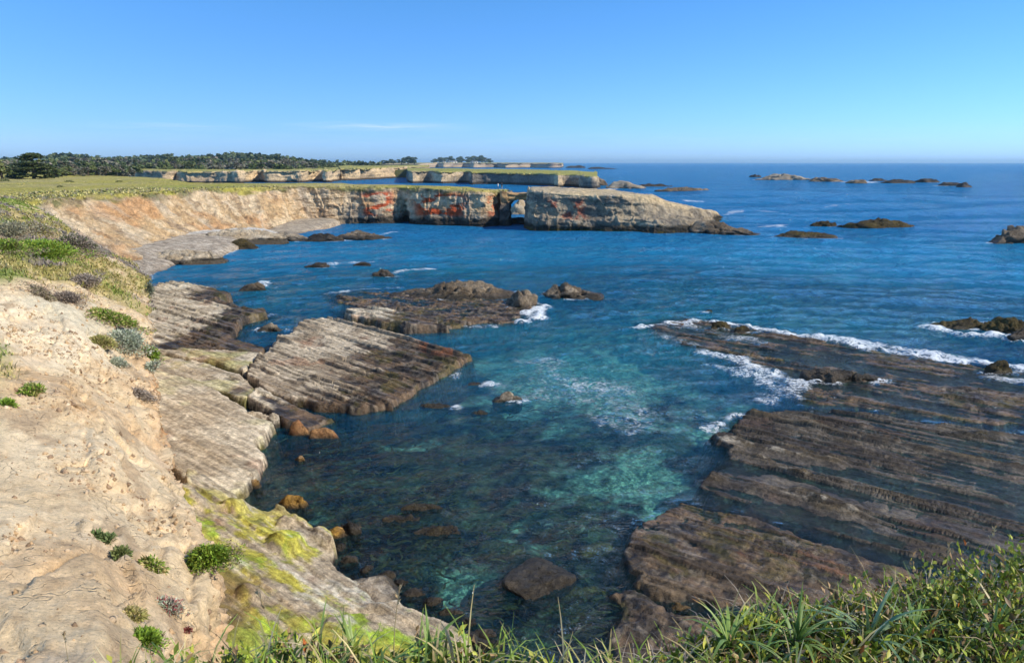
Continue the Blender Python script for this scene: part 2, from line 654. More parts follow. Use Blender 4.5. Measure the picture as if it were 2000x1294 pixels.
tan = np.array((0.66, 0.505, 0.31)); pale = np.array((0.74, 0.61, 0.415)); ochre = np.array((0.54, 0.345, 0.18))
orange = np.array((0.55, 0.235, 0.075)); dust = np.array((0.55, 0.45, 0.32)); humus = np.array((0.17, 0.115, 0.075))
c = lerp(tan, pale, ss(-0.25, 0.45, fbm3(px_ * 0.35, py_ * 0.35, pz_ * 0.5, 4, 51)))
c = lerp(c, ochre, 0.6 * ss(0.05, 0.5, fbm3(px_ * 0.5, py_ * 0.5, pz_ * 0.9, 4, 53)))
c = lerp(c, dust, 0.5 * ss(0.1, 0.5, fbm3(px_ * 1.3, py_ * 1.3, pz_ * 1.3, 4, 55)))
c = lerp(c, orange, ss(4.75, 5.2, kc)[None, :] * ss(-0.28, 0.25, fbm3(px_ * 0.6, py_ * 0.6, pz_ * 1.4, 4, 57)) * (0.25 + 0.5 * ss(9, 14, py_)))
c = lerp(c, ochre * 0.75, ss(0.10, 0.0, np.abs(fbm3(px_ * 1.5, py_ * 1.5, pz_ * 2.5, 4, 59))) * 0.35)
crust_and_holes = np.array((0.40, 0.29, 0.18))
c = lerp(c, crust_and_holes, 0.75 * ss(0.20, 0.42, fbm3(px_ * 0.7, py_ * 0.7, pz_ * 2.6, 5, 71, 0.6)))  # brown crust patches; these marks also paint the dark of small holes and ledges
c = lerp(c, np.array((0.50, 0.46, 0.34)), 0.6 * ss(0.15, 0.5, fbm3(px_ * 0.25, py_ * 0.25, pz_ * 0.4, 4, 73)))
c = lerp(c, np.array((0.44, 0.27, 0.13)), 0.45 * ss(0.035, 0.0, rill) * ss(8, 14, py_))
grassy = np.array((0.33, 0.28, 0.09)); green = np.array((0.19, 0.24, 0.05)); dry = np.array((0.47, 0.37, 0.17))
grey_twig = np.array((0.21, 0.18, 0.16))
vegcol = lerp(grassy, dry, ss(-0.2, 0.4, fbm2(px_ * 0.35, py_ * 0.35, 4, 61)))
vegcol = lerp(vegcol, green, ss(0.1, 0.45, fbm2(px_ * 0.3, py_ * 0.3, 4, 63)))
vegcol = lerp(vegcol, grey_twig, 0.8 * ss(0.12, 0.4, fbm2(px_ * 0.45, py_ * 0.45, 4, 65)))
# vegetation covers the shoulder and, further off, most of the slope
kk = kc[None, :] * np.ones(G.shape[:2])
lim = 2.6 + 2.3 * ss(15, 30, py_) + 0.9 * ss(33, 45, py_)
vegm = ss(0.45, -0.45, kk - lim + 1.0 * fbm2(px_ * 0.3, py_ * 0.3, 4, 67)) * ss(-0.45, 0.05, 0.25 + fbm2(px_ * 0.6, py_ * 0.6, 4, 69))
vegm = np.clip(vegm, 0, 1)
c = lerp(c, vegcol, vegm)
c = lerp(c, grassy * 0.9 + 0.1 * green, ss(2.6, 1.8, kk))
BLUFF_G, BLUFF_VEG = G, vegm
me = raw_mesh('bluff', G.reshape(-1, 3), grid_quads(*G.shape[:2]), c.reshape(-1, 3), True)
bluff = link('bluff', me, M_NEAR, kind='structure')
bluff['label'] = 'tan sandstone bluff falling away beside the camera'


def bvh_of(o):
    m = o.data
    vs = [v.co.copy() for v in m.vertices]
    return BVHTree.FromPolygons(vs, [tuple(p.vertices) for p in m.polygons])


BVH_BLUFF = bvh_of(bluff)


def hit(bvh, px, py):
    r = ray(px, py)
    loc, nrm, i, dist = bvh.ray_cast(Vector((0, 0, EYE)), Vector(r).normalized())
    if loc is not None and nrm.z < 0:
        nrm = -nrm
    return loc, nrm


# ================================================================== grassy knoll the camera stands on
def knoll_edge(x):
    return 2.05 + 0.42 * ss(0.0, 1.2, x) + 0.30 * np.maximum(x - 0.8, 0) - 0.12 * np.clip(-x, 0, 4) + 0.15 * fbm2(x * 0.9, np.zeros_like(x) + 3, 3, 5)


def knoll_h(x, y):
    e = y - knoll_edge(x)
    top = 12.36 - 0.10 * np.maximum(y, 0) - 0.30 * np.clip(-x - 1.1, 0, 9) ** 1.2 + 0.22 * ss(0.6, -0.3, x) - 0.15 * ss(0.9, 2.4, x) + 0.06 * fbm2(x * 0.8, y * 0.8, 4, 71)
    ep = np.maximum(e + 0.35, 0)
    return top - 0.55 * ep ** 2 - 1.3 * np.maximum(e, 0) - 1.2 * np.maximum(e - 1.0, 0)


xk, yk = np.meshgrid(np.linspace(-9, 14, 150), np.concatenate((np.linspace(-6, 0, 10), np.linspace(0.05, 7.5, 90))))
zk = np.maximum(knoll_h(xk, yk), -2.0)
ck = lerp(np.array((0.15, 0.11, 0.07)), np.array((0.09, 0.09, 0.035)), ss(-0.2, 0.4, fbm2(xk * 1.5, yk * 1.5, 4, 72)))
me = raw_mesh('knoll', np.stack((xk, yk, zk), -1).reshape(-1, 3), grid_quads(*xk.shape), ck.reshape(-1, 3), True)
knoll = link('grassy_knoll', me, M_NEAR, kind='structure')
# ================================================================== far coast
MEADOW = np.array((0.43, 0.37, 0.085)); MEADOW2 = np.array((0.32, 0.325, 0.07)); STRAW = np.array((0.46, 0.385, 0.16))


def meadow_col(x, y, seed=0, sc=1.0):
    c = lerp(MEADOW, STRAW, 0.8 * ss(-0.15, 0.5, fbm2(x * 0.05 * sc, y * 0.03 * sc, 4, 81 + seed)))
    c = lerp(c, MEADOW2, 0.8 * ss(0.0, 0.5, fbm2(x * 0.03 * sc, y * 0.02 * sc, 4, 82 + seed)))
    c = lerp(c, STRAW * 0.8, 0.6 * ss(0.0, 0.35, fbm2(x * 0.25 * sc, y * 0.10 * sc, 4, 84 + seed)))
    return lerp(c, MEADOW2 * 0.6, 0.6 * ss(0.28, 0.55, fbm2(x * 0.30 * sc, y * 0.16 * sc, 4, 83 + seed)))


def cliff_loft(name, rows, segs, nper, amp=1.0, seed=0, colfun=None, smooth=2, edge_k=2, face_end=None, kind='structure', parent=None, flute=0.5, scale=1.0, mat=None):
    """rows: control columns [back .. edge .. toe, under]; edge_k = column of the cliff edge"""
    rows = np.asarray(rows, float)
    K = len(rows)
    ts = np.linspace(0, K - 1, int((K - 1) * nper) + 1)
    G, kc = loft(rows, segs, ts, smooth)
    Nn = normals_of(G)
    ek = int(np.argmin(abs(kc - edge_k)))
    seglen = np.concatenate(([0], np.cumsum(np.linalg.norm(np.diff(G[:, min(ek + 6, G.shape[1] - 1)], axis=0), axis=1))))
    s = seglen[:, None] * np.ones(G.shape[:2])
    x, y, z = G[..., 0], G[..., 1], G[..., 2]
    f = ss(edge_k - 0.05, edge_k + 0.35, kc)[None, :] * np.ones(G.shape[:2])
    q = 1.0 / scale
    d = (1.3 * fbm3(x * 0.10 * q, y * 0.10 * q, z * 0.06 * q, 4, seed)
         + flute * (1 - 2.4 * np.abs(fbm2(s * 0.22 * q, z * 0.05 * q, 4, seed + 2)))
         + 0.55 * fbm3(x * 0.5 * q, y * 0.5 * q, z * 0.8 * q, 5, seed + 4, 0.6) - 0.5 * ss(0.10, 0.0, np.abs(fbm3(x * 0.28 * q, y * 0.28 * q, z * 0.12 * q, 4, seed + 5)))
         + 0.28 * fbm2(z * 1.3 * q + 0.3 * fbm2(s * 0.1 * q, z * 0.2, 2, seed + 6), s * 0.03 * q, 3, seed + 7)) * amp
    # meet the rim smoothly but let it wander
    rim = ss(edge_k - 1.0, edge_k, kc)[None, :] * ss(edge_k + 0.6, edge_k, kc)[None, :]
    G = G + Nn * (d * f)[..., None]
    wob = 0.8 * fbm2(s * 0.15 * q, s * 0, 4, seed + 8) * amp
    hz = Nn * np.array((1, 1, 0))
    G = G + 0 * hz
    G[..., 2] += (1 - f) * 0.18 * fbm2(x * 0.2 * q, y * 0.2 * q, 4, seed + 9) * scale
    c = colfun(G[..., 0], G[..., 1], G[..., 2], s, kc[None, :] * np.ones(G.shape[:2]), f)
    me = raw_mesh(name, G.reshape(-1, 3), grid_quads(*G.shape[:2]), c.reshape(-1, 3), True)
    o = link(name, me, mat or M_FAR, kind=kind, parent=parent)
    return o, G, kc


# ------------------------------------------------------------------ bay slope and arch headland
def E_(px, py, z): return at(px, py, z)


bay = []      # (edge, toe, back)
bay.append((np.array((-64.0, 84.0, 8.6)), np.array((-47.0, 78.0, 0.8)), np.array((-420.0, 60.0, 8.7))))
bay.append((at(52, 393, 8.7), at(262, 520, 0.8), np.array((-420.0, 110.0, 8.7))))
bay.append((at(130, 385, 8.7), at(300, 482, 1.0), np.array((-420.0, 180.0, 8.7))))
bay.append((at(220, 378.5, 8.7), at(345, 466, 1.0), np.array((-420.0, 300.0, 8.7))))
bay.append((at(300, 374.5, 8.7), at(400, 455, 1.0), np.array((-330.0, 420.0, 8.7))))
bay.append((at(400, 369, 8.7), at(480, 452, 0.9), at(262, 345, 8.7)))
bay.append((at(480, 366, 8.7), at(520, 447, 0.9), at(345, 355, 8.7)))
bay.append((at(540, 365, 8.7), at(562, 436, 1.0), at(500, 357.5, 8.7)))
bay.append((atY(600, 364, 158), at(620, 433, 0.7), at(590, 357.5, 8.7)))
bay.append((atY(650, 364, 159), at(655, 437, 0.2), at(650, 357.5, 8.7)))
for px_e, py_e, px_t, py_t, dy_ in ((690, 364, 690, 438, 0), (735, 365, 738, 438.5, 0), (770, 365.5, 772, 437, 1.5), (792, 366, 793, 434, 7.0), (804, 366.5, 806, 438.5, 0.0),
                                    (850, 368.5, 853, 440.5, 0), (905, 371, 908, 441, 0), (935, 372, 938, 441.5, -0.5), (962, 372.5, 966, 440, 0.4)):
    t = at(px_t, py_t, 0.0)
    e = atY(px_e, py_e, t[1] + 0.8 + (0 if dy_ < 5 else -5.0))
    bay.append((e, t, np.array((e[0] * 1.12, e[1] + 20.0 - 10 * ss(900, 962, px_e), e[2]))))
# blunt end by the arch
t = at(985, 436, 0.0); e = atY(984, 372.5, t[1] + 1.5)
bay.append((e, t, np.array((e[0] - 0.5, e[1] + 9.0, e[2]))))
t = np.array((t[0] + 0.8, t[1] + 5.0, 0.0)); e2 = np.array((e[0] + 0.5, e[1] + 4.0, e[2]))
bay.append((e2, t, np.array((e2[0] - 1.5, e2[1] + 6.0, e2[2]))))
t = np.array((t[0] + 0.2, t[1] + 7.0, 0.0)); e2 = np.array((e2[0] - 0.2, e2[1] + 6.5, e2[2]))
bay.append((e2, t, np.array((e2[0] - 2.5, e2[1] + 1.0, e2[2]))))
rows = []
for i, (e, t, b) in enumerate(bay):
    hd = np.array((t[0] - e[0], t[1] - e[1], 0))
    slope = i < 7
    bu = b + (b - e) / np.linalg.norm(b - e) * 3.0; bu[2] = -2.0
    m1 = 0.3 * b + 0.7 * e
    m1[2] = 0.5 * (b[2] + e[2])
    if slope:
        f1 = e + 0.18 * (t - e) + np.array((0, 0, -0.9)); f2 = e + 0.6 * (t - e) + np.array((0, 0, -0.5))
    else:
        f1 = e + 0.25 * (t - e); f2 = e + 0.65 * (t - e)
    out = hd / (np.linalg.norm(hd) + 1e-6) if slope else np.array((0.15, -1.0, 0))
    und = t + out * 2.5; und[2] = -2.5
    rows.append([bu, b, m1, e, f1, f2, t, und])
rows = np.array(rows)


def bay_col(x, y, z, s, kc, f):
    px = 1000 + F_PX * x / (y * math.cos(PITCH) + (EYE - z) * math.sin(PITCH))     # used only to find which stretch of coast this is
    q = fbm2(s * 0.35 + z * 0.05, z * 0.22, 5, 101, 0.65)
    c = lerp(np.array((0.54, 0.375, 0.205)), np.array((0.66, 0.52, 0.34)), ss(-0.25, 0.3, q))
    c = lerp(c, np.array((0.54, 0.30, 0.14)), 0.75 * ss(0.0, 0.45, fbm3(x * 0.12, y * 0.12, z * 0.3, 4, 103)))
    c = lerp(c, np.array((0.45, 0.40, 0.32)), 0.6 * ss(0.1, 0.5, fbm2(s * 0.35, z * 0.1, 4, 105)))
    c = lerp(c, np.array((0.26, 0.17, 0.10)), 0.8 * ss(0.10, 0.0, np.abs(fbm2(s * 0.25, z * 0.16, 4, 107))) * 0.75)
    head = ss(-44, -34, x) * (y > 140)
    # headland: grey lower wall, red lichen, black tide band
    grey = lerp(np.array((0.40, 0.33, 0.24)), np.array((0.21, 0.18, 0.14)), ss(-0.3, 0.4, fbm3(x * 0.35, y * 0.35, z * 0.6, 4, 109)))
    c = lerp(c, grey, head * ss(4.6, 1.8, z + 2.6 * fbm2(s * 0.10, z * 0.3, 4, 111)) * 0.95)
    red = np.array((0.50, 0.075, 0.02))
    rm = ss(0.04, 0.16, fbm2(s * 0.30, z * 0.7, 6, 113, 0.62) + 0.13) * ss(1.6, 2.6, z) * ss(8.0, 6.8, z)
    where = ss(-36, -33, x) * ss(-26.5, -29, x) + ss(-24, -21, x) * ss(-9.5, -12, x) + 0.7 * ss(-6, -5, x) * ss(-2.5, -3.5, x)
    c = lerp(c, red, np.clip(head * rm * where, 0, 1) * 0.9)
    c = lerp(c, np.array((0.05, 0.043, 0.035)), head * ss(2.2, 1.1, z + 0.9 * fbm2(s * 0.4, z, 4, 115)))
    # turf on top, hanging over the rim here and there
    top = ss(3.25, 2.95, kc + 0.55 * fbm2(s * 0.16, z * 0.5, 4, 117))
    c = lerp(c, lerp(np.array((0.24, 0.20, 0.12)), np.array((0.12, 0.14, 0.04)), ss(-0.2, 0.3, fbm2(s * 0.5, z, 3, 119))), ss(3.55, 3.1, kc + 0.6 * fbm2(s * 0.22, z * 0.4, 4, 118)) * 0.8)
    return lerp(c, meadow_col(x, y), top)


headland, HG, HK = cliff_loft('headland', rows, [2, 26, 34, 22, 34, 34, 4], 36, 0.85, 120, bay_col, edge_k=3, smooth=1)
headland['label'] = 'grass topped headland with tan and red stained cliffs and a sea arch'
BVH_HEAD = bvh_of(headland)

# ------------------------------------------------------------------ the arch: ring of rock between headland and stack
def arch():
    x0, x1 = at(978, 437, 0)[0], at(1046, 445, 0)[0]
    yc = 158.0
    ox0, ox1 = atY(996, 400, yc)[0], atY(1035, 400, yc)[0]
    ztop = 7.5
    zap = atY(1015, 389, yc)[2]
    n, m, w = 64, 16, 26
    th = np.linspace(0, 1, n)
    ax = np.where(th < 0.28, ox0, np.where(th > 0.72, ox1, 0))
    inner = np.zeros((n, 2)); outer = np.zeros((n, 2))
    cx, rx = 0.5 * (ox0 + ox1), 0.5 * (ox1 - ox0)
    zs = zap - rx * 1.0
    for i, t_ in enumerate(th):
        if t_ < 0.3:
            inner[i] = (ox0, -1.5 + (zs + 1.5) * t_ / 0.3); outer[i] = (x0, -1.5 + (ztop + 1.5) * t_ / 0.3)
        elif t_ > 0.7:
            u = (1 - t_) / 0.3
            inner[i] = (ox1, -1.5 + (zs + 1.5) * u); outer[i] = (x1, -1.5 + (ztop + 1.5) * u)
        else:
            u = (t_ - 0.3) / 0.4
            a = math.pi * (1 - u)
            inner[i] = (cx + rx * math.cos(a), zs + (zap - zs) * math.sin(a))
            outer[i] = (x0 + (x1 - x0) * u, ztop - 0.35 * math.sin(math.pi * u) - 0.25 * u)
    J = np.linspace(0, 1, m)
    front = inner[:, None] + (outer - inner)[:, None] * J[None, :, None]
    depth = 7.0
    strips = []
    # profile around: front outer -> front inner -> back inner -> back outer -> front outer (closed ring)
    f3 = np.stack((front[..., 0], np.full(front.shape[:2], yc - 0.5), front[..., 1]), -1)[:, ::-1]
    b3 = np.stack((front[..., 0], np.full(front.shape[:2], yc + depth), front[..., 1]), -1)
    W = np.linspace(0, 1, w)
    inn = np.stack((np.repeat(inner[:, :1], w, 1), np.repeat((yc - 0.5 + (depth + 0.5) * W)[None], n, 0), np.repeat(inner[:, 1:], w, 1)), -1)
    out = np.stack((np.repeat(outer[:, :1], w, 1), np.repeat((yc + depth - (depth + 0.5) * W)[None], n, 0), np.repeat(outer[:, 1:], w, 1)), -1)
    P = np.concatenate((f3, inn[:, 1:-1], b3, out[:, 1:]), 1)
    x, y, z = P[..., 0], P[..., 1], P[..., 2]
    a = np.stack((fbm3(x * 0.6, y * 0.6, z * 0.8, 4, 130), fbm3(x * 0.6, y * 0.6, z * 0.8, 4, 131), 0.6 * fbm3(x * 0.6, y * 0.6, z * 0.8, 4, 132)), -1)
    P = P + 0.8 * a
    x, y, z = P[..., 0], P[..., 1], P[..., 2]
    c = lerp(np.array((0.56, 0.36, 0.17)), np.array((0.40, 0.25, 0.13)), ss(-0.3, 0.4, fbm3(x * 0.5, y * 0.5, z * 1.5, 4, 134)))
    c = lerp(np.array((0.14, 0.12, 0.10)), c, ss(4.5, 6.0, z + 0.6 * fbm2(x, z, 3, 135)))
    c = lerp(c, np.array((0.045, 0.04, 0.033)), ss(1.9, 0.9, z))
    return raw_mesh('arch', P.reshape(-1, 3), grid_quads(*P.shape[:2]), c.reshape(-1, 3), True)


link('arch', arch(), M_FAR, parent=headland, label='rock arch bridging the headland to the sea stack')


# ------------------------------------------------------------------ farther headlands
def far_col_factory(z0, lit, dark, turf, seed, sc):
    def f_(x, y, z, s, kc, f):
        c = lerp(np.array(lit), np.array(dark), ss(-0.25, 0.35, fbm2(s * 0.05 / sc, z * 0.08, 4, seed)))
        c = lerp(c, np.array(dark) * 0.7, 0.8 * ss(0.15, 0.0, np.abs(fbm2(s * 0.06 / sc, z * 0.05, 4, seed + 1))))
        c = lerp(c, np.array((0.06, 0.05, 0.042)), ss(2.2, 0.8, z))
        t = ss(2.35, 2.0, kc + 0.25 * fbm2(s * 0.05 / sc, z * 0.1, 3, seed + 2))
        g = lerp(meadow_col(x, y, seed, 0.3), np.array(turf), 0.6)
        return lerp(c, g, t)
    return f_


def far_headland(name, label, pts, depth, colf, seed, nper, amp, scale, segs=(2, 8, 6, 8, 8, 3)):
    rows = []
    for (px, py, zt, dz) in pts:
        t = at(px, py, 0.0)
        t[1] += dz
        e = t + np.array((0, 1.5, zt))
        b = e + np.array((e[0] / e[1] * depth, depth, 0.3)); m1 = 0.5 * (b + e)
        bu = b + np.array((0, 3, -zt - 3))
        rows.append([bu, b, e, e + 0.33 * (t - e), e + 0.7 * (t - e), t, t + np.array((0, -3, -3))])
    o, G, kc = cliff_loft(name, rows, list(segs), nper, amp, seed, colf, edge_k=2, smooth=1, flute=0.8, scale=scale)
    o['label'] = label
    return o


far_headland('far_shore', 'far tan cliffs under a grassy terrace in front of the woods',
             [(215, 356, 8.5, 27.0), (262, 357, 8.6, 4.5), (300, 357.5, 8.6, 0.0), (326, 358, 8.4, 0.0), (336, 357, 8.3, 22.5), (352, 358, 8.3, 0.0), (420, 358, 8.3, 2.2), (470, 358, 8.4, 0.0), (480, 357, 8.5, 15.8), (500, 357, 8.5, 18.0), (515, 357, 8.6, 0.0), (560, 357, 8.6, 4.5), (592, 356.5, 8.8, 0.0), (603, 356, 8.8, 22.5), (622, 356, 8.8, 22.5), (632, 356, 8.6, 0.0), (644, 356, 8.6, 0.0), (650, 354, 9.2, 27.0), (660, 353, 9.8, 6.8), (700, 352, 9.8, 0.0), (750, 349, 9.6, 4.5), (768, 347.5, 9.6, 18.0), (790, 345, 9.8, 27.0), (830, 343, 9.8, 40.5)],
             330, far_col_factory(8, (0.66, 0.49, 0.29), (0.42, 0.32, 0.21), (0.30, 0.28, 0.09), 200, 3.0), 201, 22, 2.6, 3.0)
far_headland('mid_headland', 'flat green headland with shadowed cliffs beyond the arch',
             [(780, 353, 8.5, 60), (797, 357.5, 8.6, 0), (835, 358, 8.5, 10), (862, 358.5, 8.4, 0), (905, 359, 8.3, 20), (922, 360.5, 8.2, -5), (935, 361.5, 8.1, 18), (1000, 362, 7.9, 14), (1075, 364, 7.5, 8), (1088, 366, 7.4, -6), (1100, 366, 7.2, 14), (1128, 366.5, 7.0, 16), (1140, 367.5, 6.8, -6), (1166, 368, 6.5, 0), (1172, 363, 6.3, 30)],
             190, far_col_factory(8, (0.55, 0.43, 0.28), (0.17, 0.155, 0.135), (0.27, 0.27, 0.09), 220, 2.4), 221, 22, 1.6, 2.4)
far_headland('point', 'farthest pale cliffs below the white houses',
             [(700, 331, 11.0, 0), (835, 328, 12.0, 60), (870, 327.6, 12.4, 0), (900, 327.6, 12.6, 130), (925, 327.8, 12.6, 0), (965, 328, 12.5, 160), (985, 328, 12.5, 0), (1040, 328.2, 12.2, 120), (1070, 328.0, 12.0, 0), (1098, 327.5, 11.0, 0), (1106, 326, 10, 160)],
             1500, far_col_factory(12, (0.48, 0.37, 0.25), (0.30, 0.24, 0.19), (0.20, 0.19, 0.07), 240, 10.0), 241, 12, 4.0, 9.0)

# ------------------------------------------------------------------ wooded hills far inland
def hill_h(x, y):
    a = np.degrees(np.arctan2(x, y))
    ridge = 9.0 + 9 * ss(420, 1150, y) * (0.75 + 0.5 * fbm2(x * 0.0045, y * 0.001, 3, 251))
    return ridge * ss(-2, -16, a) + 9.0 * (1 - ss(-2, -16, a)) - 3.0


xh, yh = np.meshgrid(np.linspace(-1, 1, 130), np.linspace(0, 1, 70))
Ah = -0.85 + (xh + 1) * 0.5 * (0.85 - 0.14)
Y0h = 330 + 330 * ss(-0.66, -0.54, Ah)
Yh = Y0h + (2230 - Y0h) * yh ** 1.5
Xh = Ah * Yh
Zh = hill_h(Xh, Yh)
Zh[0] = -3; Zh[:, -1] = np.minimum(Zh[:, -1], 5)
ch = lerp(np.array((0.10, 0.105, 0.04)), np.array((0.07, 0.075, 0.035)), ss(-0.2, 0.3, fbm2(Xh * 0.02, Yh * 0.02, 4, 255)))
link('hills', raw_mesh('hills', np.stack((Xh, Yh, Zh), -1).reshape(-1, 3), grid_quads(*Xh.shape), ch.reshape(-1, 3)), M_FAR, kind='structure')
# ================================================================== sea stack beyond the bay
def sea_stack():
    # px, top-front y, top-back y, waterline y, ledge fraction
    spec = [(1030, 379, 371, 446, 0.55), (1036, 373, 365.5, 449, 0.55), (1046, 373, 364.5, 450.5, 0.5), (1080, 377, 364.5, 451.5, 0.5), (1120, 380, 366.5, 452, 0.5), (1165, 382, 369, 452, 0.45), (1200, 382, 371.5, 453, 0.5),
            (1240, 383, 377, 454, 0.62), (1258, 385, 379, 455, 0.66), (1275, 386, 380, 455.5, 0.68), (1300, 397, 391, 456, 0.72), (1340, 405, 400, 455, 0.75), (1370, 412, 408, 452, 0.7), (1395, 416, 411, 444, 0.5), (1408, 423, 421, 436, 0.5), (1416, 430, 430, 434, 0.5)]
    rows = []
    for (px, yf, yb, yw, lf) in spec:
        t = at(px, yw, 0.0)
        right = ss(1180, 1330, px)
        back_off = 5.0 + 8 * right
        e = atY(px, yf, t[1] + 1.2 + back_off * 0.8 * right)
        b = atY(px, yb, e[1] + 9.0 - 4.0 * right)
        if px > 1380:
            b = atY(px, yb, e[1] + 2.5)
        zl = lf * e[2] * 0.72
        l1 = t + (e - t) * 0.35; l1[2] = zl
        if right > 0.3:
            l1 = t + np.array((0, 1.3, 0)); l1[2] = min(2.6, 0.5 * e[2])
        l2 = l1 + np.array((0, 0.9 + 1.6 * right, 0.35))
        bt = b + np.array((0, 3.5, -b[2]))
        rows.append([bt + np.array((0, 1.5, -2.5)), bt, b, 0.5 * (b + e) + np.array((0, 0, 0.15)), e, 0.5 * (e + l2), l2, l1, t, t + np.array((0, -1.5, -2.5))])
    rows = np.array(rows)
    # close the ends
    for k, dx in ((0, -0.8), (-1, 0.8)):
        r = rows[k].copy()
        mid = r[:, 1].mean()
        r[:, 1] = mid + 0.5 * (r[:, 1] - mid)
        r[:, 2] = np.minimum(r[:, 2], -1.5)
        r[:, 0] += dx
        rows = np.concatenate((r[None], rows)) if k == 0 else np.concatenate((rows, r[None]))
    ts = np.linspace(0, len(rows) - 1, 360)
    G, kc = loft(rows, [2, 3, 8, 12, 26, 14, 10, 22, 3], ts, 1)
    Nn = normals_of(G)
    x, y, z = G[..., 0], G[..., 1], G[..., 2]
    d = (0.9 * fbm3(x * 0.16, y * 0.16, z * 0.2, 4, 301) + 0.55 * fbm3(x * 0.5, y * 0.5, z * 0.8, 5, 303, 0.6)
         + 0.30 * fbm2(z * 1.1 + 0.05 * x, x * 0.05, 3, 305) + 0.10 * fbm3(x * 2, y * 2, z * 2.5, 3, 306) - 0.35 * ss(0.10, 0.0, np.abs(fbm3(x * 0.3, y * 0.3, z * 0.25, 3, 307))))
    fm = (0.25 + 0.75 * ss(3.6, 4.2, kc))[None, :]
    G = G + Nn * (d * fm)[..., None]
    x, y, z = G[..., 0], G[..., 1], G[..., 2]
    tan_ = np.array((0.58, 0.45, 0.27)); buff = np.array((0.45, 0.37, 0.26)); grey = np.array((0.17, 0.15, 0.125)); red = np.array((0.30, 0.055, 0.03))
    c = lerp(tan_, buff, ss(-0.3, 0.4, fbm3(x * 0.2, y * 0.2, z * 0.4, 4, 311)))
    lowface = ss(4.0, 4.3, kc)[None, :] * ss(8.5, 6.0, z + 1.5 * fbm2(x * 0.15, z * 0.3, 4, 313) + 2.3 * ss(22, 34, x))
    c = lerp(c, lerp(buff * 0.8, grey, ss(-0.2, 0.3, fbm3(x * 0.3, y * 0.3, z * 0.6, 4, 315))), np.clip(lowface, 0, 1) * 0.9)  # grey rock, with the front face's shade painted into the darker tone
    rm = ss(0.12, 0.32, fbm2(x * 0.35, z * 0.4, 4, 317)) * ss(2.0, 3.0, z) * ss(6.8, 5.8, z) * ss(5, 7, x) * ss(17, 14, x) * ss(4, 4.3, kc)[None, :]
    c = lerp(c, red, rm * 0.7)
    c = lerp(c, np.array((0.05, 0.045, 0.035)), ss(1.9, 0.8, z + 0.6 * fbm2(x * 0.5, z, 3, 319)))
    c = lerp(c, np.array((0.07, 0.06, 0.02)), ss(0.7, 0.3, z) * ss(-0.2, 0.2, fbm2(x, z, 3, 320)))
    return raw_mesh('sea_stack', G.reshape(-1, 3), grid_quads(*G.shape[:2]), c.reshape(-1, 3))


link('sea_stack', sea_stack(), M_FAR, label='long flat topped sea stack tapering to the right beside the rock arch', cat='sea stack')
# ================================================================== wave-cut rock shelves
def pxpoly(pts, z):
    return np.array([at(p[0], p[1], z) for p in pts])


PALE_ = np.array((0.60, 0.51, 0.37)); BUFF_ = np.array((0.43, 0.345, 0.235)); MUSSEL = np.array((0.045, 0.036, 0.028)); UMBER = np.array((0.15, 0.10, 0.06))
RUST = np.array((0.27, 0.09, 0.035)); WEED = np.array((0.10, 0.085, 0.018)); ALGA = np.array((0.36, 0.40, 0.03)); MUD = np.array((0.155, 0.115, 0.07))


